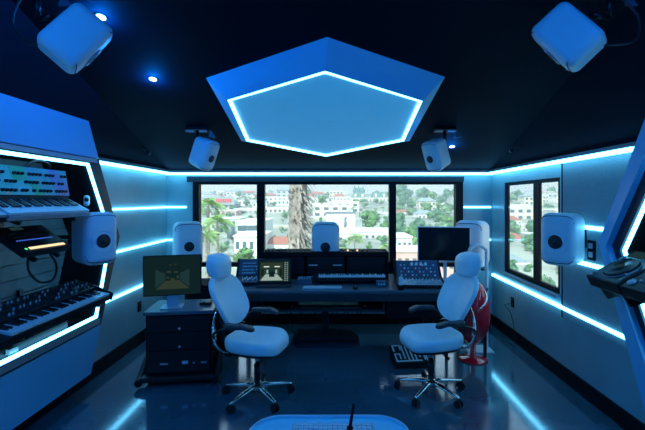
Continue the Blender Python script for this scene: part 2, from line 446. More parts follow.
p = on_ceil(452, 146.5); downlight(p.x, p.y, 'small blue downlight beside the hanging speaker right of the hexagon', 6)
downlight(-1.7, 1.15, 'added blue fill lamp above the left niche, just outside the view', 24)  # unseen lamp, added to turn the left niche panel bluer
downlight(1.6, 1.15, 'added blue fill lamp above the right niche, just outside the view', 12)  # unseen lamp, added to brighten the right niche frame
downlight(-1.5, -.6, 'added blue fill lamp at the left, behind the viewer', 30)  # unseen fill, added to wash the room in blue
downlight(1.4, -.6, 'added blue fill lamp at the right, behind the viewer', 30)  # its counterpart on the right, added as well
downlight(-.1, -.3, 'added blue fill lamp in the middle, behind the viewer', 85)  # strongest added fill, lights the near faces of the hexagon

# ---------------------------------------------------------------- speakers
def speaker_proto(w, h, d, name, label, group, dr, dz=-.02):
    t = thing(name, label, 'speaker', (0, 0, 0), group=group)
    def fn(x, y, z):
        k = 1 - .10 * max(0, -z / (d / 2)) - .03 * max(0, z / (d / 2)) ** 2
        bz = .018 * (1 - (2 * x / w) ** 2) * (1 - .5 * (2 * y / h) ** 2) if z > 0 else 0
        return (x * k, -(z + bz * (z / (d / 2))), y * (1 - .06 * max(0, -z / (d / 2))))
    MB().pad(w, h, d, .075 * w / .287, .05 * w / .287, fn).build('cabinet', 'spk', t)
    yf = -(d / 2 + .018)
    m = MB(); m.lathe([(dr * 1.5, .003), (dr * 1.12, -.004), (dr, -.001), (dr * .99, .004)][::-1], (0, yf, dz), 28, (0, -1, 0)); m.build('waveguide', 'spk', t)
    m = MB(); m.lathe([(dr, .000), (dr * .9, .004), (dr * .55, .001), (dr * .3, .003), (dr * .22, .007), (0, .009)], (0, yf - .002, dz), 28, (0, -1, 0)); m.build('driver', 'cone', t)
    for s in (-1, 1):
        f = lambda px, pz, s=s: (px * w, -(d / 2 - .004 + .018 * (1 - (2 * px) ** 2) * (1 - .5 * (2 * pz) ** 2) - (.018 if abs(px) > .43 else (.006 if abs(px) > .4 else 0))), s * pz * h)
        MB().tube([f(-.455, .30), f(-.435, .37), f(-.36, .425), f(-.18, .44), f(0, .443), f(.18, .44), f(.36, .425), f(.435, .37), f(.455, .30)], .0028 * w / .287, n=6, sub=3).build('port_slot', 'matte_black', t)
    MB().box((0, d / 2 - .002, 0), (w * .5, .02, h * .4)).build('rear_plate', 'black', t)
    MB().box((0, yf + .004, -.40 * h), (.022, .008, .003)).build('badge', 'silver', t)
    return t
def aim(o, loc, n):
    n = Vector(n).normalized(); y = -n; z = Vector((0, 0, 1)) - y * y.z; z.normalize(); x = y.cross(z)
    Mx = Matrix((x, y, z)).transposed().to_4x4(); o.matrix_world = Matrix.Translation(Vector(loc)) @ Mx; return o
sA = speaker_proto(.287, .452, .278, 'studio_speaker', 'white studio speaker on the left wall in front of the synthesizer niche', 'wall speakers', .060)
LA, LB = Vector((-2.11, 3.50, 1.41)), Vector((1.985, 3.48, 1.405))
aim(sA, LA, (sin(R(58)), -cos(R(58)), 0))
sB = dup(sA, LB, label='white studio speaker on the right wall between the side window and the niche'); aim(sB, LB, (-sin(R(52)), -cos(R(52)), 0))
LISTEN = Vector((-.05, 3.5, 1.2))
sC = speaker_proto(.237, .370, .243, 'ceiling_speaker', 'white speaker hung from the ceiling left of the hexagon, above the back window', 'speakers hung from the ceiling', .046)
CS = [(Vector((-1.39, 4.24, 2.235)), 'white speaker hung from the ceiling left of the hexagon, above the back window', (.88, -.42, -.42)),
      (Vector((1.075, 4.24, 2.225)), 'white speaker hung from the ceiling right of the hexagon, above the back window', (-.80, -.62, -.42)),
      (Vector((-1.60, 2.46, 2.735)), 'tilted speaker hung under the ceiling at top left, seen from behind', (.66, .50, -.63)),
      (Vector((1.44, 2.46, 2.745)), 'tilted speaker hung under the ceiling at top right, seen from behind', (-.60, .50, -.63))]
for i, (l, lb, n) in enumerate(CS):
    s = sC if i == 0 else dup(sC, l, label=lb); s['label'] = lb; aim(s, l, n)
    if i < 2: s.matrix_world = s.matrix_world @ Matrix.Scale(.87, 4)
sD = speaker_proto(.357, .593, .347, 'large_studio_speaker', '', 'large speakers behind the desk', .062, -.02)
for i, (l, lb, a) in enumerate(((Vector((-.12, 5.18, 1.17)), 'large white speaker in front of the middle window pane, behind the desk', 0),
                             (Vector((-1.93, 5.22, 1.17)), 'large white speaker standing in the back left corner beside the window', 28),
                             (Vector((1.74, 5.05, 1.19)), 'large white speaker in the back right corner behind the white headrest', -40))):
    s = sD if i == 0 else dup(sD, l); s['label'] = lb; aim(s, l, (sin(R(a)), -cos(R(a)), 0))
    # stand: column with base plate
    st = thing('speaker_stand', 'dark floor stand carrying the large speaker %s' % ('behind the middle of the desk', 'in the back left corner', 'in the back right corner')[i], 'speaker stand', (l.x, l.y + .02, 0), group='floor stands')
    MB().bbox((-.16, -.15, 0), (.16, .15, .02)).build('base_plate', 'black_metal', st)
    MB().cyl((0, 0, .02), (0, 0, l.z - .325), .04).build('column', 'black_metal', st)
    MB().bbox((-.13, -.12, l.z - .325), (.13, .12, l.z - .2975)).build('top_plate', 'black_metal', st)
# ceiling mounts
def ceiling_mount(sp, pl, lb, trims):
    z = ceil_z(pl.y)
    t = thing('ceiling_mount', lb, 'speaker mount', (pl.x, pl.y, z), group='ceiling speaker mounts')
    MB().box((0, 0, -.022), (.22, .10, .035), rot=Matrix.Rotation(R(-15), 3, 'X')).build('mounting_plate', 'black_metal', t)
    d = sp - Vector((pl.x, pl.y, z)); back = d + Vector(trims)
    MB().cyl((0, 0, -.03), (0, 0, back.z), .018).build('pole', 'black_metal', t)
    MB().tube([(0, 0, back.z), back * 1.0 + Vector((0, 0, .0)), ], .016, sub=1).build('arm', 'black_metal', t)
    for s in (-1, 1): MB().box((s * .07, -.035, -.045), (.085, .012, .012)).build('bracket_lip', 'silver', t)
    MB().plate([(.13, -.02), (.19, -.10), (.11, -.10)], [], lambda x, z, t_: (x, t_, z), .02, .03).build('cable_clip', 'bluegrey', t)
    return t
ceiling_mount(CS[0][0], Vector((-1.48, 4.30, 0)), 'black ceiling mount holding the hanging speaker left of the hexagon', (-.06, .12, .10))
ceiling_mount(CS[1][0], Vector((1.18, 4.30, 0)), 'black ceiling mount holding the hanging speaker right of the hexagon', (.05, .12, .10))
ceiling_mount(CS[2][0], Vector((-1.80, 2.42, 0)), 'dark ceiling mount and cables behind the speaker at top left', (-.09, -.07, .10))
ceiling_mount(CS[3][0], Vector((1.66, 2.42, 0)), 'dark ceiling mount and cables behind the speaker at top right', (.09, -.07, .10))
tag(MB().tube([(-1.86, 2.4, ceil_z(2.4) - .03), (-1.92, 2.38, 2.80), (-1.80, 2.36, 2.66), (-1.70, 2.38, 2.70)], .007).build('speaker_cable', 'cable'), 'dark cable looping down behind the tilted speaker at top left', 'cable')
tag(MB().tube([(1.66, 2.4, ceil_z(2.4) - .03), (1.80, 2.38, 2.84), (1.77, 2.36, 2.68), (1.60, 2.38, 2.66)], .007).build('speaker_cable', 'cable'), 'dark cable looping down behind the tilted speaker at top right', 'cable')
# wall arms
for l, xw, lb in ((LA, -2.69, 'black arm holding the white speaker in front of the left niche'), (LB, XR - .013, 'black arm holding the white speaker on the right wall')):
    sg = 1 if xw > 0 else -1
    t = thing('speaker_bracket', lb, 'speaker mount', (xw, l.y + .06, l.z), group='wall speaker arms')
    MB().box((-sg * .012, 0, 0), (.022, .09, .16)).build('wall_plate', 'black_metal', t)
    MB().cyl((-sg * .02, 0, 0), (-(xw - l.x) + sg * .10, 0, 0), .018).build('arm', 'black_metal', t)

# ---------------------------------------------------------------- small ceiling cameras, outlets
for x, y, z, a, lb in ((-2.21, 4.72, 2.30, .35, 'small black cylindrical camera under the ceiling in the left corner'), (2.03, 4.60, 2.32, -.35, 'small black cylindrical camera under the ceiling in the right corner')):
    t = thing('security_camera', lb, 'camera', (x, y, z), (0, 0, a), 'small black cameras')
    MB().cyl((0, .06, 0), (0, -.08, -.015), .026).build('body', 'black', t)
    MB().cyl((0, -.08, -.015), (0, -.086, -.016), .018).build('lens', 'screen_off', t)
    MB().cyl((0, .03, .02), (-.07 if x < 0 else .07, .03, .06), .012).build('bracket', 'black', t)
def outlet(loc, rz, lb, w=.08, h=.12, dev=False):
    t = thing('wall_outlet', lb, 'wall outlet', loc, (0, 0, rz), 'black wall outlets')
    MB().box((0, -.005, 0), (w, .01, h)).build('cover_plate', 'matte_black', t, bevel=.003)
    for s in (-1, 1): MB().box((0, -.012, s * h * .22), (w * .5, .008, h * .26)).build('socket', 'black' if not dev else 'silver', t)
    return t
outlet((XR, 4.97, .47), R(-90), 'black wall outlet with a plug, low on the right wall under the window')
tag(MB().tube([(XR - .02, 4.97, .45), (XR - .09, 5.0, .43), (XR - .05, 4.94, .36), (XR - .03, 4.88, .2), (XR - .06, 4.8, .02), (XR - .16, 5.02, .008)], .004).build('power_cord', 'cable'), 'thin black power cord hanging from the outlet on the right wall', 'cord')
outlet((XL, 4.84, .45), R(90), 'black wall outlet on the left wall beside the monitor cabinet')
outlet((XR - .012, 3.42, 1.31), R(-90), 'black control plate on the right wall next to the white speaker', .10, .17, True)
# ---------------------------------------------------------------- chairs
def chair_proto():
    t = thing('office_chair', 'pale blue leather office chair with headrest on the left, turned towards the desk', 'office chair', group='pale leather office chairs')
    # five star base
    m = MB(); m.lathe([(0, .075), (.045, .075), (.048, .10), (.034, .135), (0, .14)][::-1], n=20); m.build('base_hub', 'chrome', t)
    for k in range(5):
        a = R(90 + 72 * k); c, s = cos(a), sin(a); z = lambda r: .115 - .035 * (r / .31) ** 1.5
        m = MB(); prev = None
        for r, w, h in ((.02, .032, .040), (.10, .027, .034), (.20, .022, .026), (.30, .017, .020), (.315, .010, .012)):
            ring = []
            for i in range(10):
                an = 2 * pi * i / 10; lx, lz = w * cos(an), h * .5 * sin(an) + z(r)
                ring.append(m._v((c * r - s * lx, s * r + c * lx, lz)))
            if prev:
                for i in range(10): m.face([prev[i], prev[(i + 1) % 10], ring[(i + 1) % 10], ring[i]], True)
            else: m.face(ring[::-1])
            prev = ring
        m.face(prev); arm = m.build('base_leg', 'chrome', t)
        px, py = c * .305, s * .305
        cw = MB()
        for sg in (-1, 1):
            off = Vector((-s, c, 0)) * .017 * sg; q = Vector((px, py, .032)) + off
            e = Vector((-s, c, 0)) * .011
            cw.cyl(q - e, q + e, .030, n=18)
        cw.cyl((px, py, .03), (px, py, .085), .010, n=10)
        cw.box((px, py, .056), (.03, .03, .02))
        cw.build('caster', 'black', arm)
    m = MB(); m.cyl((0, 0, .13), (0, 0, .30), .028, n=20); m.build('gas_column', 'black_metal', t)
    m = MB(); m.cyl((0, 0, .30), (0, 0, .42), .018, n=16); m.build('piston', 'chrome', t)
    m = MB(); m.pad(.22, .30, .07, .06, .02, lambda x, y, z: (x, y + .02, z + .43 - .02 * abs(y))); m.build('mechanism', 'black', t)
    # seat
    def sf(x, y, z):
        yy = -y                                            # y>0 in pad = rear
        k = 1 - .10 * max(0, y / .26)
        drop = .045 * max(0, (-y - .12) / .14) ** 2         # waterfall front edge
        sad = .018 * (x / .26) ** 2 + .02 * max(0, (y - .10) / .16) ** 2
        return (x * k, y, z + .50 - drop + (sad if z > 0 else 0) + .012 * (1 if z > 0 else 0) * (1 - (x / .26) ** 2))
    m = MB(); m.pad(.52, .50, .085, .17, .040, lambda x, y, z: sf(x, y, z)); m.build('seat', 'leather', t)
    m = MB(); m.pad(.47, .46, .03, .15, .012, lambda x, y, z: (x * (1 - .1 * max(0, y / .26)), y, z + .452 - .04 * max(0, (-y - .12) / .14) ** 2)); m.build('seat_pan', 'black', t)
    # backrest: height coordinate v -.25..+.25
    def bf(x, y, z):
        v = y / .24
        w = 1 + .06 * v - .26 * max(0, -v) ** 1.6 - .10 * max(0, v - .3) ** 2
        lean = .22 + .075 * (v + 1) + .018 * v * v
        curve = -.055 * (x / .24) ** 2 + .015 * sin(pi * v)
        zz = .84 + y * .93
        return (x * w, lean + curve - z, zz)
    m = MB(); m.pad(.48, .48, .055, .16, .026, bf); m.build('backrest', 'leather', t)
    m = MB(); m.pad(.36, .36, .012, .12, .005, lambda x, y, z: (lambda p: (p[0], p[1] + .034, p[2]))(bf(x, y, z))); m.build('back_shell', 'black', t)
    # headrest: wraps backwards at the top and at the sides
    def hf(x, y, z):
        v = y / .12
        th = max(0, v) ** 2
        return (x * (1 - .06 * abs(v)), .335 + .05 * (x / .17) ** 2 - z + .08 * th * v * (1 - .5 * (x / .17) ** 2) + .008 * v, 1.15 + y * .92 - .012 * th)
    m = MB(); m.pad(.34, .25, .075, .105, .036, hf); m.build('headrest', 'leather', t)
    # frame
    m = MB()
    m.tube([(0, .06, .42), (0, .20, .42), (0, .30, .46), (0, .345, .56), (0, .36, .70), (0, .385, .84)], [.022, .022, .02, .018, .017, .016], n=10)
    m.tube([(0, .385, .84), (0, .425, .96), (0, .455, 1.06), (0, .47, 1.16), (0, .45, 1.20), (0, .42, 1.225)], .011, n=8)
    m.build('back_spine', 'black_metal', t)
    for sg in (-1, 1):
        m = MB(); m.tube([(sg * .02, .20, .41), (sg * .14, .25, .43), (sg * .20, .30, .52), (sg * .18, .325, .64), (sg * .10, .35, .74), (0, .365, .80)], .011, n=8)
        m.build('frame_tube', 'chrome', t)
        a = MB(); a.tube([(sg * .19, .305, .56), (sg * .255, .27, .62), (sg * .275, .18, .665), (sg * .275, .10, .675)], [.014, .014, .013, .012], n=8)
        ar = a.build('arm_support', 'black_metal', t)
        b = MB(); b.pad(.082, .27, .034, .038, .016, lambda x, y, z: (x + sg * .27 - sg * .02 * (y / .13) ** 2, y + .04, z + .70 + (.012 if y < 0 else 0) * (1 - (y / -.13)) - .02 * max(0, -y / .13) ** 2)); b.build('armrest', 'arm', t)
        for q in (.60, .64): MB().cyl((sg * .20, .30, q), (sg * .265, .245, q - .03), .006).build('adjustment_bar', 'chrome', ar)
    m = MB(); m.tube([(0, .455, 1.05), (0, .425, 1.10), (0, .41, 1.17), (0, .39, 1.20)], .010, n=8); m.lathe([(0, -.012), (.026, -.012), (.030, 0), (.026, .012), (0, .012)], (0, .452, 1.10), 16, (1, 0, 0)); m.build('headrest_joint', 'chrome', t)
    m = MB(); m.cyl((.10, .02, .425), (.27, .0, .42), .008); m.cyl((.25, 0, .42), (.285, 0, .42), .014); m.build('height_lever', 'black', t)
    return t
ch1 = chair_proto()
ch1.location = (-.685, 3.52, 0)
ch1.rotation_euler = (0, 0, R(90 - 15))
ch2 = dup(ch1, (.865, 3.60, 0), (0, 0, R(-(90 - 16))), 'pale blue leather office chair with headrest on the right, in front of the red egg')

# ---------------------------------------------------------------- desk
DZ = .765
dk = thing('studio_desk', 'long dark studio desk in front of the back window', 'desk', (0, 4.3, 0))
DX0, DX1 = -1.15, 1.20
m = MB(); m.bbox((DX0, 0, DZ - .03), (DX1, .98, DZ)); m.build('desktop', 'desk_top', dk, bevel=.004)
m = MB(); m.bbox((DX0, -.012, DZ - .115), (DX1, .02, DZ - .031)); m.build('front_rail', 'desk', dk, bevel=.006)
for x, x1_ in ((DX0 + .01, -.84), (.57, DX1 - .01)):
    m = MB(); m.bbox((x, .05, .45), (x1_, .42, DZ - .031)); m.build('rack_box', 'matte_black', dk, bevel=.004)
m = MB(); m.bbox((-.83, .90, .50), (.56, .92, DZ - .031)); m.build('modesty_panel', 'matte_black', dk)
# column leg with a wide foot
m = MB(); m.bbox((-.165, .62, .07), (-.085, .70, DZ - .031)); m.build('leg', 'black_metal', dk)
m = MB(); m.plate([(-.54, 0), (-.50, .0), (-.46, .045), (.21, .045), (.25, 0), (.30, 0), (.22, .09), (-.47, .09)], [], lambda x, z, t: (x, t, z), .52, .80); m.build('foot', 'black_metal', dk)
for x in (DX0 + .05, DX1 - .10):
    m = MB(); m.bbox((x, .66, 0), (x + .05, .72, .48)); m.build('leg', 'black_metal', dk)
# lower tray
m = MB(); m.bbox((-.82, .12, .505), (.55, .70, .525)); m.bbox((-.82, .12, .525), (-.80, .70, DZ - .031)); m.bbox((.53, .12, .525), (.55, .70, DZ - .031)); m.build('lower_tray', 'desk', dk)
uk = thing('tan_keyboard', 'tan wooden keyboard case lying in the tray under the desk', 'keyboard', (0, 4.3, .525))
m = MB(); m.bbox((-.42, .30, .0), (.27, .55, .10)); m.build('case', 'wood', uk, bevel=.004)
m = MB(); m.bbox((-.50, .16, .0), (.35, .215, .022)); m.build('front_strip', 'matte_black', uk)
copies(MB().lathe([(0, 0), (.004, 0), (.004, .004), (0, .005)], n=8, ax=(0, -1, 0)), 'dot', 'paper', uk, [(-.44 + .024 * i, .16, .012) for i in range(31)])
for x in (-.49, .33): MB().lathe([(0, 0), (.016, 0), (.014, .012), (0, .014)], (x + .01, .19, .022), 12).build('end_knob', 'silver', uk)
for i, pts in enumerate(([(-.62, .5, .50), (-.50, .6, .33), (-.3, .62, .40), (-.2, .64, .3), (-.13, .66, .4)], [(.0, .64, .38), (.1, .6, .30), (.22, .62, .42), (.3, .6, .34), (.36, .55, .50)], [(-.6, .55, .48), (-.55, .6, .2), (-.45, .7, .03), (-.3, .85, .01)], [(-.1, .66, .45), (.05, .6, .28), (.15, .66, .40), (.25, .6, .50)])):
    tag(MB(Matrix.Translation((0, 4.3, 0))).tube(pts, .006).build('cable', 'cable'), 'thin dark cable hanging in loops under the desk', 'cable', 'cables under the desk')

# bridge behind the desktop
br = thing('rack_bridge', 'wide black rack bridge on the back of the desk, below the middle window pane', 'rack', (-.115, 4.92, DZ))
m = MB(); m.bbox((-.775, 0, .0), (.775, .34, .05)); m.bbox((-.775, 0, .285), (.775, .34, .335)); m.bbox((-.775, 0, .05), (-.745, .34, .285)); m.bbox((.745, 0, .05), (.775, .34, .285)); m.bbox((-.745, .30, .05), (.745, .34, .285)); m.build('cabinet', 'matte_black', br)
for k, x in enumerate((-.50, 0, .50)):
    f = MB(); f.bbox((x - .235, .02, .06), (x + .235, .29, .275)); r_ = f.build('rack_unit', 'black', br, bevel=.003)
    for z in (.115, .17, .225): MB().bbox((x - .23, .016, z - .002), (x + .23, .0195, z + .002)).build('panel_gap', 'matte_black', r_)
for x in (-.155, .145): MB().bbox((x - .055, .004 - .006, .168 + .0), (x + .055, .0, .18)).build('label_strip', 'paper', br)
for z in (.03,): 
    MB().bbox((-.155 - .055, -.006, z), (-.155 + .055, 0, z + .008)).build('label_strip', 'paper', br)
# small things along the top of the bridge
for k in range(14):
    x = -.86 + .042 * k if k < 8 else .10 + .06 * (k - 8)
    o = MB().box((x, 5.02, DZ + .335 + .009), (.022, .03, .018)).build('small_light', 'warm_led' if k in (9, 11) else 'black')
    tag(o, 'tiny dark indicator box on top of the rack bridge' if k not in (9, 11) else 'tiny warm lit indicator on top of the rack bridge', 'indicator light', 'indicators on the rack bridge')

def key_set(par, x0, x1, ylo, yhi, z, n, first=0):
    """piano keys as single parts: n white keys between x0 and x1"""
    w = (x1 - x0) / n
    copies(MB().box((0, (ylo + yhi) / 2, 0), (w * .88, yhi - ylo, .018)), 'white_key', 'key_w', par, [(x0 + w * (i + .5), 0, z) for i in range(n)])
    bl = [(x0 + w * (i + 1), 0, z + .013) for i in range(n - 1) if (i + first) % 7 in (0, 1, 3, 4, 5)]
    L = yhi - ylo
    copies(MB().box((0, yhi - L * .31, 0), (w * .55, L * .62, .016)), 'black_key', 'key_b', par, bl)

# keyboard synth on the desk
sk = thing('keyboard_synth', 'slim white keyed synthesizer lying on the desk in front of the black rack bridge', 'synthesizer', (.165, 4.70, DZ))
m = MB(); m.bbox((-.42, -.10, .04), (.42, .10, .085)); m.bbox((-.42, -.10, .085), (-.36, .10, .10)); m.build('case', 'black', sk, bevel=.003)
for x in (-.36, .36): MB().bbox((x - .03, -.08, 0), (x + .03, .08, .04)).build('foot', 'black', sk)
key_set(sk, -.355, .415, -.105, .03, .094, 36)
copies(MB().lathe([(0, 0), (.008, 0), (.007, .014), (0, .014)], n=10), 'knob', 'silver', sk, [(-.32 + .04 * i, .07, .085) for i in range(17)])
mx = thing('small_mixer', 'small grey box with knobs on the desk left of the keyboard synthesizer', 'audio device', (-.355, 4.68, DZ))
m = MB(); m.bbox((-.085, -.09, 0), (.085, .09, .06)); m.build('case', 'bluegrey', mx, bevel=.003)
copies(MB().lathe([(0, 0), (.009, 0), (.008, .014), (0, .014)], n=10), 'knob', 'silver', mx, [(-.06 + .03 * i, -.05 + .04 * j, .06) for i in range(5) for j in range(3)])
# computer keyboard and mouse
kb = thing('computer_keyboard', 'white computer keyboard near the front edge of the desk', 'keyboard', (-.14, 4.42, DZ))
m = MB(); m.bbox((-.22, -.058, 0), (.22, .058, .012)); m.build('case', 'silver', kb, bevel=.003)
copies(MB().box((0, 0, 0), (.024, .017, .006)), 'key', 'key_w', kb, [(-.197 + .0282 * i, -.045 + .0215 * j, .015) for i in range(15) for j in range(5)])
ms = thing('computer_mouse', 'black computer mouse on the desk right of the white keyboard', 'mouse', (.225, 4.40, DZ))
m = MB(); m.pad(.058, .10, .03, .028, .014, lambda x, y, z: (x, y, z + .0155)); m.build('shell', 'black', ms)
MB().box((0, -.025, .031), (.006, .018, .004)).build('scroll_wheel', 'silver', ms)
bb = thing('blue_controller', 'small blue box on the desk just left of the mixing console', 'audio device', (.52, 4.52, DZ))
m = MB(); m.bbox((-.055, -.05, 0), (.055, .05, .06)); m.build('case', 'bluegrey', bb, bevel=.004)
copies(MB().box((0, 0, 0), (.02, .003, .02)), 'button', 'synth_blue', bb, [(-.03 + .03 * i, -.051, .035) for i in range(3)])

# touch screen with a picture of a room
def picture(mb_unused, par, w, h, y, dim):
    cols = ('scr_dim', 'scr_mid', 'scr_dark') if dim else ('scr_mid', 'scr_lit', 'scr_dark')
    a, b, c = cols
    def q(x0, z0, x1, z1, mt, nm, e=.0): MB().bbox((x0 * w, y - .0006 - e, z0 * h), (x1 * w, y - e, z1 * h)).build(nm, mt, par)
    q(-.30, -.34, .30, .22, c, 'photo_area', .0002)
    m = MB(); m.plate([(-.30 * w, -.34 * h), (.30 * w, -.34 * h), (.12 * w, -.12 * h), (-.12 * w, -.12 * h)], [], lambda x, z, t: (x, t, z), y - .0016, y - .001); m.build('photo_floor', b, par)
    for sg in (-1, 1):
        m = MB(); m.plate([(sg * .30 * w, -.30 * h), (sg * .13 * w, -.11 * h), (sg * .13 * w, .06 * h), (sg * .30 * w, .18 * h)], [], lambda x, z, t: (x, t, z), y - .0016, y - .001); m.build('photo_wall', a, par)
    for (x0, z0, x1, z1) in ((-.10, .08, -.03, .13), (.02, .08, .10, .12), (-.03, -.22, .04, -.06), (-.11, -.06, -.06, -.02), (.07, -.07, .11, .0), (-.06, .28, -.01, .30), (.03, .29, .08, .31)):
        q(x0, z0, x1, z1, b if dim else 'scr_glow', 'photo_detail', .002)
ts = thing('touch_screen', 'black framed touch screen showing a grey room picture, standing on the left of the desk', 'screen', (-.69, 4.56, DZ), (0, 0, R(4)))
m = MB(); m.bbox((-.19, -.12, 0), (.19, .10, .022)); m.build('base', 'desk', ts, bevel=.003)
Tt = Matrix.Translation((0, 0, .16)) @ Matrix.Rotation(R(-8), 4, 'X')
fr = MB(); fr.bbox((-.19, 0, -.13), (.19, .02, .14)); fr.build('display_frame', 'black', ts, bevel=.003).matrix_local = Tt
sp_ = MB().bbox((-.175, -.002, -.115), (.175, 0, .125)).build('display', 'scr_dark', ts); sp_.matrix_local = Tt
def qd(x0, z0, x1, z1, mt, nm): 
    MB().bbox((x0, -.004, z0), (x1, -.0022, z1)).build(nm, mt, sp_)
qd(-.16, -.10, .095, .10, 'scr_mid', 'photo_area')
m = MB(); m.plate([(-.16, -.10), (.095, -.10), (.03, -.03), (-.10, -.03)], [], lambda x, z, t: (x, t, z), -.0052, -.0042); m.build('photo_floor', 'scr_lit', sp_)
m = MB(); m.bbox((-.10, -.0052, -.03), (.03, -.0042, .035)); m.build('photo_wall', 'scr_dim', sp_)
for (x0, z0, x1, z1, mt) in ((-.12, .05, -.06, .06, 'scr_glow'), (0, .05, .06, .06, 'scr_glow'), (-.06, -.06, 0, .0, 'scr_dark'), (-.09, -.02, -.07, .02, 'scr_lit'), (.01, -.02, .03, .02, 'scr_lit'), (-.15, -.05, -.12, .03, 'scr_dark'), (.055, -.05, .085, .03, 'scr_dark')):
    MB().bbox((x0, -.0066, z0), (x1, -.0054, z1)).build('photo_detail', mt, sp_)
copies(MB().box((0, -.003, 0), (.014, .0015, .010)), 'screen_icon', 'scr_lit', sp_, [(.12 + .026 * i, 0, -.10 + .022 * j) for i in range(2) for j in range(10)])

# mixing consoles
def console(name, label, loc, rz, w, light, grp, right):
    t = thing(name, label, 'mixing console', loc, (0, 0, rz), grp)
    d = .42
    prof = [(-.20, 0), (.22, 0), (.22, .26), (.17, .27), (-.02, .10), (-.20, .055)]
    for sg in (-1, 1):
        m = MB(); m.plate(prof, [], yz, sg * w / 2, sg * (w / 2 + .012)); m.build('side_cheek', 'black', t)
    inn = [(-.19, 0), (.21, 0), (.21, .25), (.17, .255), (-.02, .085), (-.19, .042)]
    m = MB(); m.plate(inn, [], yz, -w / 2, w / 2); m.build('case', 'black', t)
    m = MB(); m.plate([(-.19, .044), (-.02, .087), (-.02, .080), (-.19, .037)], [], yz, -w / 2 + .06, w / 2 - .005); m.build('fader_panel', 'silver' if light else 'bluegrey', t)
    m = MB(); m.plate([(-.015, .092), (.165, .255), (.165, .248), (-.015, .084)], [], yz, -w / 2 + .01, w / 2 - .01); m.build('channel_panel', 'bluegrey', t)
    ca = math.atan2(.163, .18)
    cap = MB(Matrix.Rotation(ca, 4, 'X')); cap.lathe([(.011, 0), (.009, .018), (0, .019)], n=10)
    rows = 4; cols_ = 10
    locs = [(-w / 2 + .06 + (w - .12) * i / (cols_ - 1), .012 + .036 * j, .092 + .013 + .0326 * j) for i in range(cols_) for j in range(rows)]
    k0 = copies(cap, 'knob', 'key_w' if light else 'silver', t, locs[0::3])
    cap = MB(Matrix.Rotation(ca, 4, 'X')); cap.lathe([(.010, 0), (.008, .016), (0, .017)], n=10); copies(cap, 'knob', 'synth_blue', t, locs[1::3])
    cap = MB(Matrix.Rotation(ca, 4, 'X')); cap.lathe([(.010, 0), (.008, .016), (0, .017)], n=10); copies(cap, 'knob', 'red' if light else 'synth_violet', t, locs[2::3][:9])
    cap = MB(Matrix.Rotation(R(14), 4, 'X')); cap.box((0, 0, .008), (.014, .022, .016)); copies(cap, 'fader', 'key_w', t, [(-w / 2 + .085 + (w - .12) * i / 10, -.155 + .03 * (i * 7 % 3), .058 + .0075 * (i * 7 % 3)) for i in range(11)])
    cap = MB(Matrix.Rotation(R(14), 4, 'X')); cap.lathe([(.010, 0), (.008, .014), (0, .015)], n=10); copies(cap, 'knob', 'black', t, [(-w / 2 + .085 + (w - .12) * i / 10, -.05, .080) for i in range(11)])
    if right:
        cap = MB(Matrix.Rotation(ca, 4, 'X')); cap.lathe([(.017, 0), (.014, .028), (0, .03)], n=12); copies(cap, 'large_knob', 'key_w', t, [(-.06 + .053 * i, .125, .215) for i in range(4)])
    return t
console('mixing_console', 'sloped mixing console with blue and white knobs on the right end of the desk', (.955, 4.58, DZ), R(-3), .50, True, 'mixing consoles', True)
console('mixing_console', 'dark sloped console partly hidden behind the left chair headrest', (-1.02 + .02, 4.72, DZ), R(6), .30, False, 'mixing consoles', False)
ph = thing('white_handset', 'small white handset standing upright at the left edge of the right mixing console', 'handset', (.715, 4.345, DZ))
m = MB(); m.bbox((-.03, -.025, 0), (.03, .035, .05)); m.build('dock', 'matte_black', ph, bevel=.004)
m = MB(); m.pad(.048, .10, .02, .02, .009, lambda x, y, z: (x, -z, y + .095)); m.build('body', 'key_w', ph)

# ---------------------------------------------------------------- right monitor
mr = thing('monitor', 'dark blank monitor with a thin white frame, in front of the right window pane', 'monitor', (1.31, 4.82, DZ - .02), (0, 0, R(-9)))
m = MB(); m.bbox((-.11, -.08, 0.02), (.11, .10, .035)); m.build('stand_base', 'white_metal', mr, bevel=.003)
m = MB(); m.bbox((.0, .03, .035), (.04, .05, .60)); m.build('stand_pole', 'white_metal', mr)
m = MB(); m.pad(.62, .42, .03, .012, .008, lambda x, y, z: (x, -z, y + .465)); m.build('housing', 'white_metal', mr)
m = MB(); m.bbox((-.298, -.018, .267), (.298, -.0155, .663)); m.build('display', 'screen_off', mr)
# side table that carries it
sdk = thing('side_desk', 'dark low side desk at the right end of the studio desk', 'desk', (1.235 + .12, 4.42, 0))
m = MB(); m.bbox((-.14, 0, DZ - .03), (.34, .62, DZ)); m.build('desktop', 'desk_top', sdk, bevel=.003)
for x in (-.13, .30):
    for y in (.02, .57): MB().bbox((x, y, 0), (x + .03, y + .03, DZ - .03)).build('leg', 'black_metal', sdk)

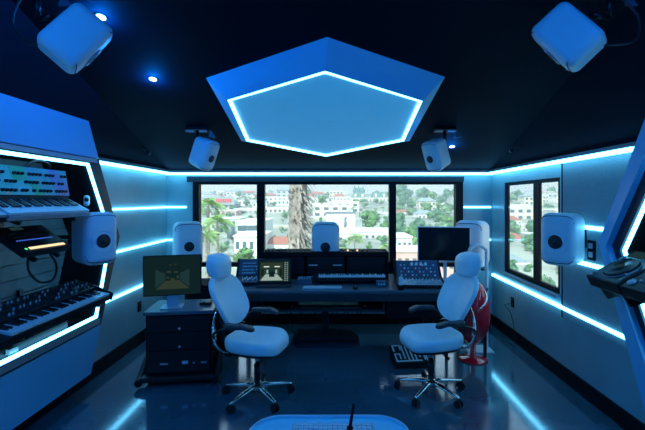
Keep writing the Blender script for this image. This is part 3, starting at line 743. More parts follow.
# ---------------------------------------------------------------- left equipment cabinet with monitor
cb_ = thing('equipment_cabinet', 'black wheeled rack cabinet carrying a monitor, left of the left chair', 'cabinet', (-1.50, 3.98, 0), (0, 0, R(7)))
m = MB(); m.bbox((-.30, -.20, .10), (.30, .24, .655)); m.build('body', 'matte_black', cb_, bevel=.006)
m = MB(); m.bbox((-.32, -.215, .657), (.32, .25, .69)); m.build('top', 'desk_top', cb_, bevel=.006)
for i, (z0, z1) in enumerate(((.50, .64), (.33, .49), (.12, .32))):
    d = MB().bbox((-.285, -.218, z0), (.285, -.201, z1)).build('drawer', 'black', cb_, bevel=.003)
    if i < 2: MB().lathe([(.012, 0), (.012, .012), (0, .013)], (0.01, -.218, z0 + .03), 14, (0, -1, 0)).build('drawer_lock', 'silver', d)
for x, w, mt in ((-.13, .07, 'silver'), (.06, .055, 'paper'), (.14, .02, 'silver'), (.23, .05, 'silver')): MB().bbox((x - w / 2, -.221, .195), (x + w / 2, -.2185, .195 + (.03 if w == .055 else .016))).build('label_plate', mt, cb_)
for sg in (-1, 1):
    m = MB(); m.tube([(sg * .345, -.27, .05), (sg * .345, -.16, .08), (sg * .34, .0, .20)], [.035, .04, .028], n=10, sub=5); m.build('side_skid', 'black', cb_)
m = MB(); m.bbox((-.33, -.27, .05), (.33, .26, .099)); m.build('base_plinth', 'black', cb_, bevel=.01)
for x in (-.26, .26):
    for y in (-.18, .18): MB().cyl((x - .015, y, .026), (x + .015, y, .026), .026).build('caster', 'black', cb_)
ml = thing('monitor', 'slim dark monitor showing a dim room picture, on top of the black cabinet at left', 'monitor', (-1.60, 3.93, .69), (0, 0, R(14)))
m = MB(); m.bbox((-.10, -.09, 0), (.10, .09, .008)); m.build('stand_base', 'silver', ml, bevel=.003)
m = MB(); m.box((0, .055, .10), (.11, .010, .20), rot=Matrix.Rotation(R(-10), 3, 'X')); m.build('stand_neck', 'silver', ml)
m = MB(); m.pad(.545, .40, .022, .010, .006, lambda x, y, z: (x, -z + .04, y + .305)); m.build('housing', 'black', ml)
d = MB().bbox((-.262, .0265, .115), (.262, .0285, .495)).build('display', 'scr_dark', ml)
pc = bpy.data.objects.new('room_picture', None); COL.objects.link(pc); pc.parent = ml; pc.location = (0.0, 0, .30)
picture(None, pc, .524, .38, .0262, True)
sbx = thing('rack_box', 'black box standing on the cabinet top beside the monitor stand', 'box', (-1.30, 4.02, .69), (0, 0, R(7)))
m = MB(); m.bbox((-.055, -.04, 0), (.055, .06, .03)); m.build('case', 'black', sbx, bevel=.004); MB().lathe([(.010, 0), (.008, .012), (0, .013)], (-.02, 0, .03), 10).build('knob', 'silver', sbx)
# tall dark units behind the cabinet and the chair
rk = thing('low_rack', 'low black rack with pale handles between the cabinet and the desk', 'rack', (-1.42, 4.62, 0))
m = MB(); m.bbox((-.24, -.12, .03), (.24, .3, .78)); m.build('body', 'matte_black', rk, bevel=.005)
for z in (.2, .36, .52, .68): MB().bbox((-.22, -.13, z - .07), (.22, -.121, z + .07)).build('rack_panel', 'black', rk)
for x in (-.2, .2):
    for y in (-.08, .24): MB().cyl((x, y, 0), (x, y, .03), .02).build('foot', 'black', rk)

# ---------------------------------------------------------------- red egg speaker
eg = thing('red_egg_speaker', 'glossy red egg shaped speaker on a round red foot, behind the right chair', 'speaker', (1.505, 4.36, 0), (0, 0, 0))
pr = []
for i in range(25):
    a = -pi / 2 + pi * i / 24; k = 1 + .12 * -sin(a); pr.append((max(0, .178 * cos(a) * k), .52 + .345 * sin(a)))
m = MB(Matrix.Translation((0, 0, .52)) @ Matrix.Rotation(R(3), 4, 'Y') @ Matrix.Translation((0, 0, -.52))); m.lathe(pr, n=40); m.build('shell', 'red', eg)
m = MB(); m.lathe([(0, 0), (.150, 0), (.155, .008), (.14, .02), (.05, .035), (.03, .05), (.028, .20), (0, .20)], n=36); m.build('foot', 'red', eg)
# white hoop stand
hs = thing('hoop_stand', 'white tubular hoop stand rising behind the right chair headrest', 'stand', (1.645, 4.66, 0))
m = MB(); m.tube([(.12, 0, .01), (.12, 0, .5), (.12, 0, 1.10), (.105, 0, 1.17), (.03, 0, 1.215), (-.05, 0, 1.19), (-.085, 0, 1.12), (-.085, 0, .9), (-.085, 0, .01)], .020, n=12, sub=5); m.build('tube', 'white_metal', hs)
m = MB(); m.bbox((-.13, -.12, 0), (.17, .12, .012)); m.build('base_plate', 'white_metal', hs, bevel=.003)

# ---------------------------------------------------------------- pedal on the floor
pdl = thing('floor_pedal', 'black floor pedal with a pale maze of lines on its sloping top', 'pedal', (.80, 4.27, 0), (0, 0, R(6)))
m = MB(); m.plate([(-.14, 0), (.14, 0), (.14, .15), (-.14, .06)], [], yz, -.19, .19); m.build('case', 'black', pdl, bevel=.004)
Tp = Matrix.Translation((0, 0, .107)) @ Matrix.Rotation(math.atan2(.09, .28), 4, 'X')
for (x0, y0, x1, y1) in ((-.175, -.13, .10, -.112), (-.175, .03, -.157, .12), (-.175, .115, -.10, .13), (-.10, .05, -.085, .13), (-.175, -.112, -.16, -.02), (-.175, -.02, -.11, -.005), (-.125, -.09, -.11, -.02), (-.08, -.09, -.065, .12), (-.04, -.112, -.025, .11), (0, -.112, .015, .10), (.04, -.112, .055, .06), (.04, .045, .10, .06), (.085, -.07, .10, .045), (.13, -.112, .145, .04), (.15, -.13, .165, -.02)):
    MB(Tp).bbox((x0, y0, .001), (x1, y1, .004)).build('pale_line', 'paper', pdl)

# ---------------------------------------------------------------- tray table in the foreground
ft = thing('tray_table', 'pale blue rounded tray table at the bottom edge, nearest the viewer', 'table', (-.025, 1.40, 0))
TZ = .78
m = MB(); m.pad(.675, .78, .03, .13, .014, lambda x, y, z: (x, y, z + TZ - .02)); m.build('tray', 'tray', ft)
def rr(w, h, rc, n=8):
    P = []
    for a, b, a0 in ((w / 2 - rc, h / 2 - rc, 0), (-w / 2 + rc, h / 2 - rc, 90), (-w / 2 + rc, -h / 2 + rc, 180), (w / 2 - rc, -h / 2 + rc, 270)):
        for i in range(n + 1): P.append((a + rc * cos(R(a0 + 90 * i / n)), b + rc * sin(R(a0 + 90 * i / n))))
    return P
m = MB(); P = rr(.66, .765, .125); m.tube([(x, y, TZ - .003) for x, y in P + P[:1]], .006, n=8, sub=1, caps=False); m.build('rim', 'white_metal', ft)
m = MB(); m.cyl((0, 0, .02), (0, 0, TZ - .036), .035); m.build('column', 'chrome', ft)
m = MB(); m.lathe([(0, 0), (.24, 0), (.24, .012), (.05, .025), (0, .025)], n=32); m.build('base', 'chrome', ft)
fk = thing('small_keypad', 'pale keypad with a dotted pattern of keys lying on the tray table', 'keyboard', (-.01, 1.64, TZ - .005))
m = MB(); m.bbox((-.17, -.07, 0), (.17, .07, .012)); m.build('case', 'silver', fk, bevel=.002)
copies(MB().box((0, 0, 0), (.017, .014, .005)), 'key', 'key_w', fk, [(-.152 + .0203 * i, -.05 + .02 * j, .014) for i in range(16) for j in range(6)])
pn = thing('black_microphone', 'thin black stick leaning upright on the keypad of the tray table', 'microphone', (.062, 1.66, TZ + .0095))
m = MB(); m.tube([(0, 0, 0), (.002, 0, .02), (.012, .01, .07), (.016, .012, .095)], [.010, .007, .006, .0065], n=10); m.build('stalk', 'matte_black', pn)
m = MB(); m.lathe([(0, 0), (.014, 0), (.013, .008), (0, .009)], n=16); m.build('foot', 'matte_black', pn)
# ---------------------------------------------------------------- synthesizers in the left niche (player looks towards -x, right hand towards +y)
def synth(loc, tilt):
    pass
s1_ = thing('analog_synth', 'pale keyed synthesizer with a teal, green and violet knob panel, highest in the left niche', 'synthesizer', (-2.06, 2.91, 1.60), (R(28), 0, R(90)))
L1 = .42
m = MB(); m.plate([(0, 0), (.34, 0), (.38, .16), (.36, .20), (.29, .17), (.20, .05), (.0, .035)], [], yz, -L1 - .12, L1); m.build('case', 'black', s1_, bevel=.004)
m = MB(); m.plate([(.0, .037), (.21, .052), (.21, .06), (.0, .055)], [], yz, -L1 - .12, -L1); m.build('wheel_panel', 'silver', s1_)
for x in (-.075, -.04): MB().cyl((-L1 + x - .01, .10, .05), (-L1 + x + .01, .10, .05), .035).build('wheel', 'black', s1_)
m = MB(); m.box((0, -.006, .030), (2 * L1 - .01, .012, .03)); m.build('front_lip', 'silver', s1_)
key_set(s1_, -L1 + .01, L1 - .02, .0, .195, .056, 29)
# angled knob panel
pA, pB = Vector((0, .205, .065)), Vector((0, .345, .245))
pu = (pB - pA).normalized(); pn_ = Vector((0, -pu.z, pu.y))
W = L1 + .12
bk = MB(); bk.bbox((-W, .335, .0), (L1, .36, .235)); bk.plate([(.2, .04), (.35, .24), (.35, .0), (.2, 0)], [], yz, -W, L1); bk.build('panel_housing', 'black', s1_)
def pp(x, v, h=0): return Vector((x, 0, 0)) + pA + pu * v + pn_ * h
H1 = (pB - pA).length
def patch(pts, mt):
    m = MB(); m.poly([pp(x, v * H1, .004) for x, v in pts]); m.poly([pp(x, v * H1, .0005) for x, v in pts])
    n = len(pts)
    for i in range(n):
        a, b = pts[i], pts[(i + 1) % n]; m.poly([pp(a[0], a[1] * H1, .004), pp(b[0], b[1] * H1, .004), pp(b[0], b[1] * H1, .0005), pp(a[0], a[1] * H1, .0005)])
    m.build('panel_patch', mt, s1_)
patch([(-W, .1), (-.10, .1), (-.18, 1), (-W, 1)], 'synth_teal')
patch([(-.10, .1), (.04, .1), (.0, .55), (-.14, .55)], 'synth_teal')
patch([(-.14, .55), (.0, .55), (-.02, 1), (-.18, 1)], 'synth_green')
patch([(.04, .1), (.14, .1), (.08, .6), (.0, .55)], 'synth_green')
patch([(.0, .55), (.08, .6), (.12, 1), (-.02, 1)], 'synth_blue')
patch([(.14, .1), (.26, .1), (.2, 1), (.12, 1), (.08, .6)], 'synth_blue')
patch([(.26, .1), (L1, .1), (L1, .5), (.3, 1), (.2, 1)], 'synth_violet')
patch([(L1, .5), (L1, 1), (.3, 1)], 'synth_blue')
q = Vector((0, 0, 1)).rotation_difference(pn_).to_matrix().to_4x4()
kl = []
for i in range(21):
    for j in range(3):
        x = -W + .05 + (2 * L1 + .02) * i / 20 + .008 * ((i * 3 + j * 5) % 4)
        if (i * 7 + j * 3) % 11 == 0: continue
        kl.append(pp(x, H1 * (.24 + .27 * j), .004))
cap = MB(q); cap.lathe([(.012, 0), (.010, .018), (0, .019)], n=10); copies(cap, 'knob', 'black', s1_, kl[:58])
cap = MB(q); cap.lathe([(.004, 0), (.003, .004), (0, .005)], n=8); copies(cap, 'indicator_lamp', 'red_led', s1_, [pp(x, H1 * v, .005) for x, v in ((-.42, .4), (.36, .2), (-.2, .14), (.39, .33))])
copies(MB(q).lathe([(.005, 0), (.004, .006), (0, .006)], n=8), 'jack', 'silver', s1_, [pp(-W + .06 + .035 * i, H1 * .93, .004) for i in range(10)])
tag(MB().tube([(-2.34, 2.95, 1.93), (-2.30, 3.02, 2.02), (-2.30, 3.12, 2.045), (-2.30, 3.22, 2.02), (-2.36, 3.27, 1.95)], .010).build('patch_cable', 'cable'), 'thick black cable arching over the top of the teal knob panel', 'cable')
def shelf_arms(x0, y1, y2, z, length, lb, tilt=R(20)):
    t = thing('shelf_bracket', lb, 'bracket', (x0, 0, z), group='black shelf brackets in the left niche')
    for y in (y1, y2):
        a = MB(Matrix.Translation((0, y, 0)) @ Matrix.Rotation(-tilt * -1, 4, 'Y')); a.bbox((-length, -.012, -.03), (0, .012, -.004)); a.build('arm', 'black_metal', t)
        MB().bbox((-2.69 - x0, y - .02, -.14), (-2.665 - x0, y + .02, length * sin(tilt) + .05)).build('rail', 'black_metal', t)
        MB().cyl((-2.67 - x0, y, length * sin(tilt) - .02), (-length * cos(tilt), y, length * sin(tilt) - .012), .010).build('strut', 'black_metal', t)
    return t
shelf_arms(-2.08, 2.65, 3.20, 1.60, .34, 'black shelf bracket under the pale keyed synthesizer')
# groove box
g = thing('groove_box', 'small black groove box with a row of warm lit pads in the left niche', 'synthesizer', (-2.12, 2.95, 1.34), (R(33), R(0), R(86)))
m = MB(); m.bbox((-.22, -.0, 0), (.21, .30, .05)); m.build('case', 'black', g, bevel=.005)
copies(MB().box((0, 0, 0), (.016, .024, .006)), 'lit_pad', 'warm_led', g, [(-.15 + .0205 * i, .035, .051) for i in range(16)])
MB().lathe([(.011, 0), (0, .003)], (-.185, .035, .051), 12).build('play_button', 'green_led', g)
copies(MB().box((0, 0, 0), (.008, .008, .005)), 'blue_lamp', 'blue_led', g, [(-.17 + .0205 * i, .13, .051) for i in range(16)])
copies(MB().lathe([(.008, 0), (.007, .014), (0, .015)], n=10), 'knob', 'black', g, [(-.17 + .0205 * i, .17 + .035 * j, .05) for i in range(16) for j in range(2)])
MB().bbox((-.10, .255, .05), (.0, .285, .0525)).build('display', 'scr_dim', g)
shelf_arms(-2.13, 2.86, 3.10, 1.32, .30, 'black shelf bracket under the small groove box', R(33))
tag(MB().tube([(-2.40, 3.14, 1.34), (-2.36, 3.08, 1.20), (-2.30, 3.12, 1.10), (-2.28, 3.24, 1.10), (-2.34, 3.36, 1.2), (-2.45, 3.40, 1.32)], .009).build('hanging_cable', 'cable'), 'black cable hanging in a loop below the groove box beside the wall speaker', 'cable')
# long black synth
L3 = .55
s3 = thing('long_synth', 'long black synthesizer with pale keys and rows of knobs, lowest shelf of the left niche', 'synthesizer', (-1.98, 2.98, .862), (R(10), 0, R(90)))
m = MB(); m.plate([(0, 0), (.36, 0), (.36, .11), (.15, .085), (.15, .05), (0, .04)], [], yz, -L3 - .12, L3); m.build('case', 'black', s3, bevel=.004)
for sg in (-L3 - .125, L3): m = MB(); m.plate([(-.01, -.005), (.365, -.005), (.365, .12), (.15, .095), (-.01, .06)], [], yz, sg, sg + .012); m.build('end_cheek', 'black', s3, bevel=.002)
key_set(s3, -L3 + .02, L3 - .02, .008, .14, .052, 36)
H3 = []
for i in range(24):
    for j in range(4):
        if (i * 5 + j * 3) % 13: H3.append((-L3 - .07 + 1.13 * i / 23 + .008 * ((i + j * 3) % 3), .175 + .045 * j, .09 + .0052 * j))
copies(MB().lathe([(.009, 0), (.008, .016), (.0, .017)], n=10), 'knob', 'black', s3, H3[::2])
copies(MB().lathe([(.008, 0), (.005, .014), (.005, .018), (.0, .018)], n=10), 'knob', 'silver', s3, H3[1::2])
copies(MB().lathe([(.003, 0), (.0, .003)], n=6), 'indicator_lamp', 'blue_led', s3, [(-L3 - .1 + .03 * i, .33, .110) for i in range(8)] )
copies(MB().lathe([(.003, 0), (.0, .003)], n=6), 'indicator_lamp', 'red_led', s3, [(-L3 - .09 + .025 * i, .13, .09) for i in range(4)])
for x in (-L3 - .085, -L3 - .045): MB().cyl((x - .009, .08, .05), (x + .009, .08, .05), .03).build('wheel', 'bluegrey', s3)
shelf_arms(-2.0, 2.6, 3.40, .86, .38, 'black shelf bracket under the long black synthesizer', R(10))
# box on the niche floor
b4 = thing('drum_machine', 'dark flat drum machine on the niche floor under the long black synthesizer', 'synthesizer', (-2.31, 2.86, .632), (0, 0, R(90)))
m = MB(); m.bbox((-.60, -.0, 0), (.60, .28, .07)); m.build('case', 'black', b4, bevel=.005)
copies(MB().lathe([(.009, 0), (.008, .016), (.0, .017)], n=10), 'knob', 'silver', b4, [(-.40 + .05 * i, .05 + .05 * j, .07) for i in range(17) for j in range(3)])
copies(MB().box((0, 0, 0), (.03, .02, .006)), 'pad', 'bluegrey', b4, [(-.40 + .05 * i, .22, .072) for i in range(17)])
tag(MB().bbox((-2.305, 2.80, .655), (-2.28, 2.88, .69)).build('white_box', 'paper'), 'small white box at the lower edge of the left niche', 'box')
# little speaker on the niche end
wc = thing('wall_camera', 'small white capsule camera with a dark lens, inside the right end of the left niche', 'camera', (-2.36, 3.80, 1.735), (0, 0, R(35)))
m = MB(); m.pad(.052, .105, .05, .025, .02, lambda x, y, z: (x, -z, y)); m.build('body', 'spk', wc)
MB().lathe([(.019, 0), (.016, .004), (0, .003)], (0, -.025, .008), 16, (0, -1, 0)).build('lens', 'cone', wc)
MB().cyl((0, .02, 0), (0.0, .055, 0), .010).build('mount', 'spk', wc)

# ---------------------------------------------------------------- players in the right niche
def dj(loc, lb, w=.32):
    t = thing('media_player', lb, 'media player', loc, (R(27), 0, R(-90)), 'players in the right niche')
    m = MB(); m.bbox((-w / 2, 0, 0), (w / 2, .42, .085)); m.build('case', 'black', t, bevel=.006)
    m = MB(); m.bbox((-w / 2 + .012, .012, .085), (w / 2 - .012, .408, .088)); m.build('top_plate', 'black_metal', t)
    m = MB(); m.lathe([(0, 0), (.122, 0), (.122, .004), (.118, .016), (.112, .020), (.104, .017), (.03, .017), (.028, .020), (0, .020)], (0, .17, .088), 40); m.build('jog_wheel', 'black', t)
    m = MB(); m.lathe([(.1225, .001), (.126, .001), (.126, .006), (.1225, .006)], (0, .17, .088), 40); m.build('wheel_ring', 'silver', t)
    m = MB(); m.lathe([(.028, .021), (.03, .022), (0, .023)], (0, .17, .088), 20); m.build('wheel_display', 'scr_dim', t)
    m = MB(); m.box((-.02, .355, .090), (.20, .075, .008)); m.build('display', 'scr_dim', t)
    copies(MB().lathe([(0, 0), (.013, 0), (.013, .004), (0, .005)], n=14), 'button', 'silver', t, [(-w / 2 + .03, .03, .088), (-w / 2 + .03, .065, .088)])
    copies(MB().box((0, 0, 0), (.016, .01, .004)), 'button', 'synth_teal', t, [(-w / 2 + .026, .22 + .022 * i, .09) for i in range(5)] + [(-.08 + .03 * i, .305, .09) for i in range(6)])
    MB().bbox((w / 2 - .04, .05, .088), (w / 2 - .034, .20, .090)).build('slider_slot', 'silver', t)
    MB().box((w / 2 - .037, .11, .096), (.022, .012, .014)).build('slider', 'silver', t)
    for x in (-w / 2 + .04, w / 2 - .04): MB().lathe([(0, 0), (.016, 0), (.016, -.012), (0, -.012)], (x, .05, 0), 12).build('foot', 'black', t)
    return t
dj((1.915, 2.83, 1.10), 'black player with a large round wheel, jutting out of the right niche', .33)
mxr = thing('dj_mixer', 'black mixer with silver knobs in the right niche, cut by the picture edge', 'mixer', (1.915, 2.495, 1.10), (R(27), 0, R(-90)))
m = MB(); m.bbox((-.15, 0, 0), (.15, .42, .085)); m.build('case', 'black', mxr, bevel=.006)
copies(MB().lathe([(.012, 0), (.010, .02), (0, .021)], n=12), 'knob', 'silver', mxr, [(-.11 + .055 * i, .18 + .05 * j, .085) for i in range(5) for j in range(4)])
copies(MB().box((0, 0, 0), (.02, .012, .014)), 'fader', 'silver', mxr, [(-.11 + .055 * i, .08 + .01 * (i % 3), .092) for i in range(5)])
MB().lathe([(0, 0), (.03, 0), (.028, .012), (0, .012)], (-.10, .06, .085), 20).build('cue_wheel', 'silver', mxr)
sh = thing('player_shelf', 'black tilted shelf bracket under the player in the right niche', 'shelf', (1.915, 0, 1.10))
for y in (2.72, 2.94, 2.45):
    m = MB(); m.plate([(.04, -.01), (.09, -.085), (.60, .05), (.60, .24)], [], lambda x, z, t: (x, t, z), y - .01, y + .01); m.build('bracket', 'black_metal', sh)
tag(MB().tube([(2.30, 2.87, 1.36), (2.29, 2.86, 1.40), (2.30, 2.84, 1.42), (2.33, 2.83, 1.38)], .003).build('green_cable', 'green_led'), 'thin green lit cable above the player in the right niche', 'cable')

# ================================================================ outside

M['stucco'] = mat('stucco_white', (.80, .78, .72), .8, var=.08, scale=.3)
M['stucco2'] = mat('stucco_cream', (.72, .66, .54), .8, var=.08, scale=.3)
M['stucco3'] = mat('stucco_grey', (.50, .53, .54), .8, var=.1, scale=.3)
M['stucco4'] = mat('stucco_rose', (.66, .42, .36), .8, var=.1, scale=.3)
M['roof_red'] = mat('roof_tile_red', (.45, .17, .11), .8, var=.3, scale=3)
M['roof_grey'] = mat('roof_grey', (.32, .38, .38), .7, var=.15, scale=2)
M['roof_green'] = mat('roof_slate_green', (.12, .24, .22), .7, var=.2, scale=1)
M['pane'] = mat('far_window', (.10, .15, .17), .3)
M['leaf'] = mat('leaves', (.13, .27, .09), .7, var=.5, scale=.9)
M['leaf2'] = mat('leaves_pale', (.20, .32, .17), .7, var=.5, scale=.9)
M['leaf3'] = mat('leaves_dark', (.10, .22, .12), .7, var=.5, scale=.9)
M['frond'] = mat('palm_fronds', (.28, .42, .16), .6, var=.4, scale=2)
M['bark'] = mat('palm_bark', (.30, .26, .22), .9, var=.45, scale=9, bump=.6, bscale=14)
M['ground'] = mat('hillside', (.36, .37, .30), .9, var=.4, scale=.05)
M['sand'] = mat('bare_lot', (.62, .50, .38), .9, var=.15, scale=.3)
M['steel'] = mat('tank_steel', (.16, .22, .25), .5)
def terr(y, x=0):
    P = [(-40, -12), (40, -11), (90, -9.5), (150, -9.5), (220, -6), (300, -1), (380, 4), (520, 9), (900, 12)]
    for (a, za), (b, zb) in zip(P, P[1:]):
        if y <= b: return za + (zb - za) * (y - a) / (b - a) + .5 * sin(x * .05) + .5 * cos(y * .07)
    return 12
tm = MB(); GX, GY = 40, 36
V = [[tm._v((-420 + 1000 * i / GX, 7 + 890 * (j / GY) ** 1.6, terr(7 + 890 * (j / GY) ** 1.6, -420 + 1000 * i / GX))) for i in range(GX + 1)] for j in range(GY + 1)]
for j in range(GY):
    for i in range(GX): tm.face([V[j][i], V[j][i + 1], V[j + 1][i + 1], V[j + 1][i]], True)
tg = tm.build('hillside', 'ground'); tag(tg, kind='structure')
def far(px, py, Y): s = F / Y; return Vector(((px - 335) / s, Y, CH + (200 - py) / s))
OCC = []
def free(x0, x1, y0, y1): return all(x1 < a or x0 > b or y1 < c or y0 > d for a, b, c, d in OCC)
def building(x0, x1, ztop, Y, depth, m, label, cat='building', name='house', roof=None, nx=4, nz=2, group=None, parapet=True, wfrac=.5):
    zb = min(terr(Y, x0), terr(Y, x1)) - 1.5
    xc = (x0 + x1) / 2; w = x1 - x0; h = ztop - zb
    OCC.append((x0 - .8, x1 + .8, Y - .8, Y + depth + .8))
    t = thing(name, label, cat, (xc, Y, zb), group=group)
    MB().bbox((-w / 2, 0, 0), (w / 2, depth, h)).build('walls', m, t)
    if roof:
        r = MB(); rh = min(w, depth) * .22; e = w * .04
        r.poly([(-w / 2 - e, -e, h), (w / 2 + e, -e, h), (w / 2 - w * .22, depth / 2, h + rh), (-w / 2 + w * .22, depth / 2, h + rh)])
        r.poly([(w / 2 + e, depth + e, h), (-w / 2 - e, depth + e, h), (-w / 2 + w * .22, depth / 2, h + rh), (w / 2 - w * .22, depth / 2, h + rh)])
        r.poly([(w / 2 + e, -e, h), (w / 2 + e, depth + e, h), (w / 2 - w * .22, depth / 2, h + rh)]); r.poly([(-w / 2 - e, depth + e, h), (-w / 2 - e, -e, h), (-w / 2 + w * .22, depth / 2, h + rh)])
        r.poly([(-w / 2 - e, -e, h), (-w / 2 - e, depth + e, h), (w / 2 + e, depth + e, h), (w / 2 + e, -e, h)])
        r.build('roof', roof, t)
    elif parapet: MB().bbox((-w / 2 - .2, -.2, h), (w / 2 + .2, depth + .2, h + .35)).build('parapet', 'stucco', t)
    fh = 3.1
    wb = MB(); ww = w / nx * wfrac; wb.box((0, -.02, 0), (ww, .12, 1.5))
    copies(wb, 'window', 'pane', t, [(-w / 2 + w * (i + .5) / nx, 0, h - 1.7 - fh * j) for i in range(nx) for j in range(nz)])
    return t
def bpx(pl, pr, ptop, Y, depth, *a, **k):
    A = far(pl, ptop, Y); B = far(pr, ptop, Y); return building(A.x, B.x, A.z, Y, depth, *a, **k)
# left pane
bpx(201, 233, 204, 250, 20, 'stucco3', 'long grey building with a red lettered sign on its roof, far left in the window', roof='roof_grey', nx=7, nz=1)
b = bpx(210, 236, 211, 215, 14, 'stucco4', 'rose coloured building below the roof sign in the left pane', nx=5, nz=2)
bpx(234, 262, 209, 240, 16, 'stucco', 'white low building among trees at the right of the left pane', nx=6, nz=2)
bpx(196, 216, 222, 150, 12, 'stucco', 'white house behind the palm fronds in the left pane', nx=4, nz=1, roof='roof_grey')
bpx(215, 240, 219, 165, 14, 'stucco3', 'grey flat building in the middle of the left pane', nx=6, nz=1)
bpx(237, 264, 222, 110, 16, 'stucco', 'flat white building with a dark band in the left pane', nx=1, nz=1, wfrac=.96)
bpx(234, 262, 237, 82, 12, 'stucco', 'white low house above the bushes in the left pane', nx=4, nz=1)
# roof sign with lettering as blocks
t = thing('roof_sign', 'red and white lettered sign on the roof of the grey building', 'sign', far(224, 203, 249))
MB().bbox((-6.5, 0, -1.2), (6.5, .4, 4.0)).build('board', 'roof_grey', t)
copies(MB().box((0, -.1, 1.5), (.9, .3, 2.2)), 'letter', 'red', t, [(-4.6 + 1.45 * i, 0, 0) for i in range(7)])
t = thing('water_tank', 'dark round tank on legs in the middle of the left pane', 'tank', far(231, 240, 105))
MB().cyl((0, 0, .6), (0, 0, 4.2), 1.0, n=24).build('tank', 'steel', t); MB().lathe([(1.05, 4.2), (0, 4.7)], n=24).build('lid', 'steel', t)
for x, y in ((-.6, -.6), (.6, -.6), (.6, .6), (-.6, .6)): MB().cyl((x, y, -4), (x, y, .6), .08).build('leg', 'steel', t)
# middle pane
bpx(264, 291, 197, 300, 20, 'stucco', 'pale building with arched windows left of the palm trunk', nx=6, nz=3, wfrac=.45)
bpx(276, 292, 190, 330, 12, 'stucco3', 'grey roofed building highest beside the palm trunk', nx=3, nz=2, roof='roof_grey')
bpx(264, 300, 208, 235, 16, 'stucco2', 'cream building with a row of openings behind the palm trunk', nx=8, nz=2)
A, B = far(262, 222, 170), far(292, 222, 170)
lot = MB(); lot.bbox((A.x, 160, terr(165) - 2), (B.x, 185, A.z - 1.2)); tag(lot.build('bare_lot', 'sand'), 'bare tan embankment left of the palm trunk', 'embankment')
bpx(264, 290, 244, 88, 9, 'stucco', 'white house with a red tiled roof at the bottom of the middle pane', roof='roof_red', nx=4, nz=1)
bpx(268, 276, 240, 96, 8, 'stucco', 'small white gable house behind the red tiled roof', roof='roof_grey', nx=2, nz=1)
bpx(308, 345, 206, 260, 18, 'stucco', 'long white building right of the palm trunk', nx=9, nz=2, wfrac=.55)
bpx(309, 328, 218, 190, 14, 'stucco2', 'cream building between the palm trunk and the billboard', nx=5, nz=2)
bpx(345, 393, 198, 330, 26, 'stucco2', 'large cream hotel with many small windows on the hill', name='hotel', nx=14, nz=7, wfrac=.35)
for pl, pr, pt, lb, rf in ((352, 366, 197, 'left slate roofed tower block of the cream hotel', 'roof_green'), (372, 388, 197, 'right slate roofed wing of the cream hotel', 'roof_green')):
    A, B = far(pl, 198, 334), far(pr, 198, 334); w = B.x - A.x
    t = thing('hotel_roof', lb, 'roof', ((A.x + B.x) / 2, 334, A.z), group=None)
    r = MB(); k = .45 if pl == 352 else .8; rh = 8.5 if pl == 352 else 5.2
    r.box((0, 6, rh / 2), (w, 12, rh), taper=k); r.build('slopes', rf, t)
    if pl == 352:
        for x in (-3.5, 0, 3.5): MB().lathe([(1.6, 0), (1.6, 1.5), (0, 6)], (x, 3, rh * .55), 12).build('turret', rf, t)
    for x in (-w * .25, w * .25): MB().bbox((x - .8, -.6, 1), (x + .8, 2, 3.6)).build('dormer', 'stucco2', t)
bpx(383, 396, 214, 200, 12, 'stucco3', 'grey blue building at the right edge of the middle pane', nx=4, nz=1)
bpx(312, 356, 234, 110, 10, 'stucco', 'white wall like building below the billboard', nx=4, nz=1)
bpx(352, 394, 232, 118, 14, 'stucco', 'white low building under the round green tree', nx=7, nz=1)
A, B = far(326, 213, 130), far(355, 233, 130)
t = thing('billboard', 'pale billboard with a small dark figure in red, behind the middle speaker', 'billboard', ((A.x + B.x) / 2, 130, B.z))
w = B.x - A.x; h = A.z - B.z
MB().bbox((-w / 2, 0, 0), (w / 2, .5, h)).build('board', 'stucco', t)
MB().bbox((-w / 2 - .25, -.3, h - .1), (w / 2 + .25, .8, h + .4)).build('top_rail', 'steel', t); MB().bbox((-w / 2 - .25, -.2, -.5), (w / 2 + .25, .8, 0)).build('walkway', 'steel', t)
m = MB(); m.lathe([(0, 0), (.9, .2), (1.0, 1.0), (.4, 1.7), (0, 1.8)], (1.9, -.12, .2), 14); m.build('red_shape', 'stucco4', t)
m = MB(); m.tube([(1.4, -.12, 2.0), (1.6, -.12, 3.2), (1.5, -.12, 4.2), (1.7, -.12, 5.2)], [.35, .45, .3, .35]); m.build('figure', 'steel', t)
for x in (-w * .3, w * .3): MB().cyl((x, .4, -8), (x, .4, -.5), .25).build('post', 'steel', t)
# right pane and side window
bpx(397, 412, 238, 85, 10, 'stucco', 'white house at the bottom left of the right pane', nx=3, nz=1)
bpx(418, 434, 214, 190, 12, 'stucco', 'white house among the trees in the middle of the right pane', nx=4, nz=2, roof='roof_grey')
bpx(437, 452, 204, 260, 12, 'stucco2', 'cream house high among the trees in the right pane', nx=4, nz=2)
bpx(398, 408, 212, 210, 10, 'stucco2', 'small cream house at the left of the right pane', nx=3, nz=1, roof='roof_red')
bpx(396, 455, 252, 60, 6, 'stucco4', 'white flat low building along the bottom of the right pane', nx=8, nz=1)
Lr = ['white', 'cream', 'grey', 'rose']
hs_ = [(505, 520, 208, 270, 'stucco', None), (518, 534, 212, 230, 'stucco3', 'roof_red'), (528, 546, 205, 300, 'stucco2', None), (540, 560, 211, 240, 'stucco', None), (505, 522, 220, 170, 'stucco2', 'roof_red'), (522, 538, 226, 150, 'stucco', None), (541, 563, 222, 180, 'stucco3', 'roof_grey'), (507, 530, 240, 105, 'stucco', 'roof_red'), (536, 562, 236, 125, 'stucco', None), (556, 580, 206, 280, 'stucco', None), (566, 590, 216, 210, 'stucco2', 'roof_red'), (512, 530, 262, 70, 'stucco', 'roof_grey')]
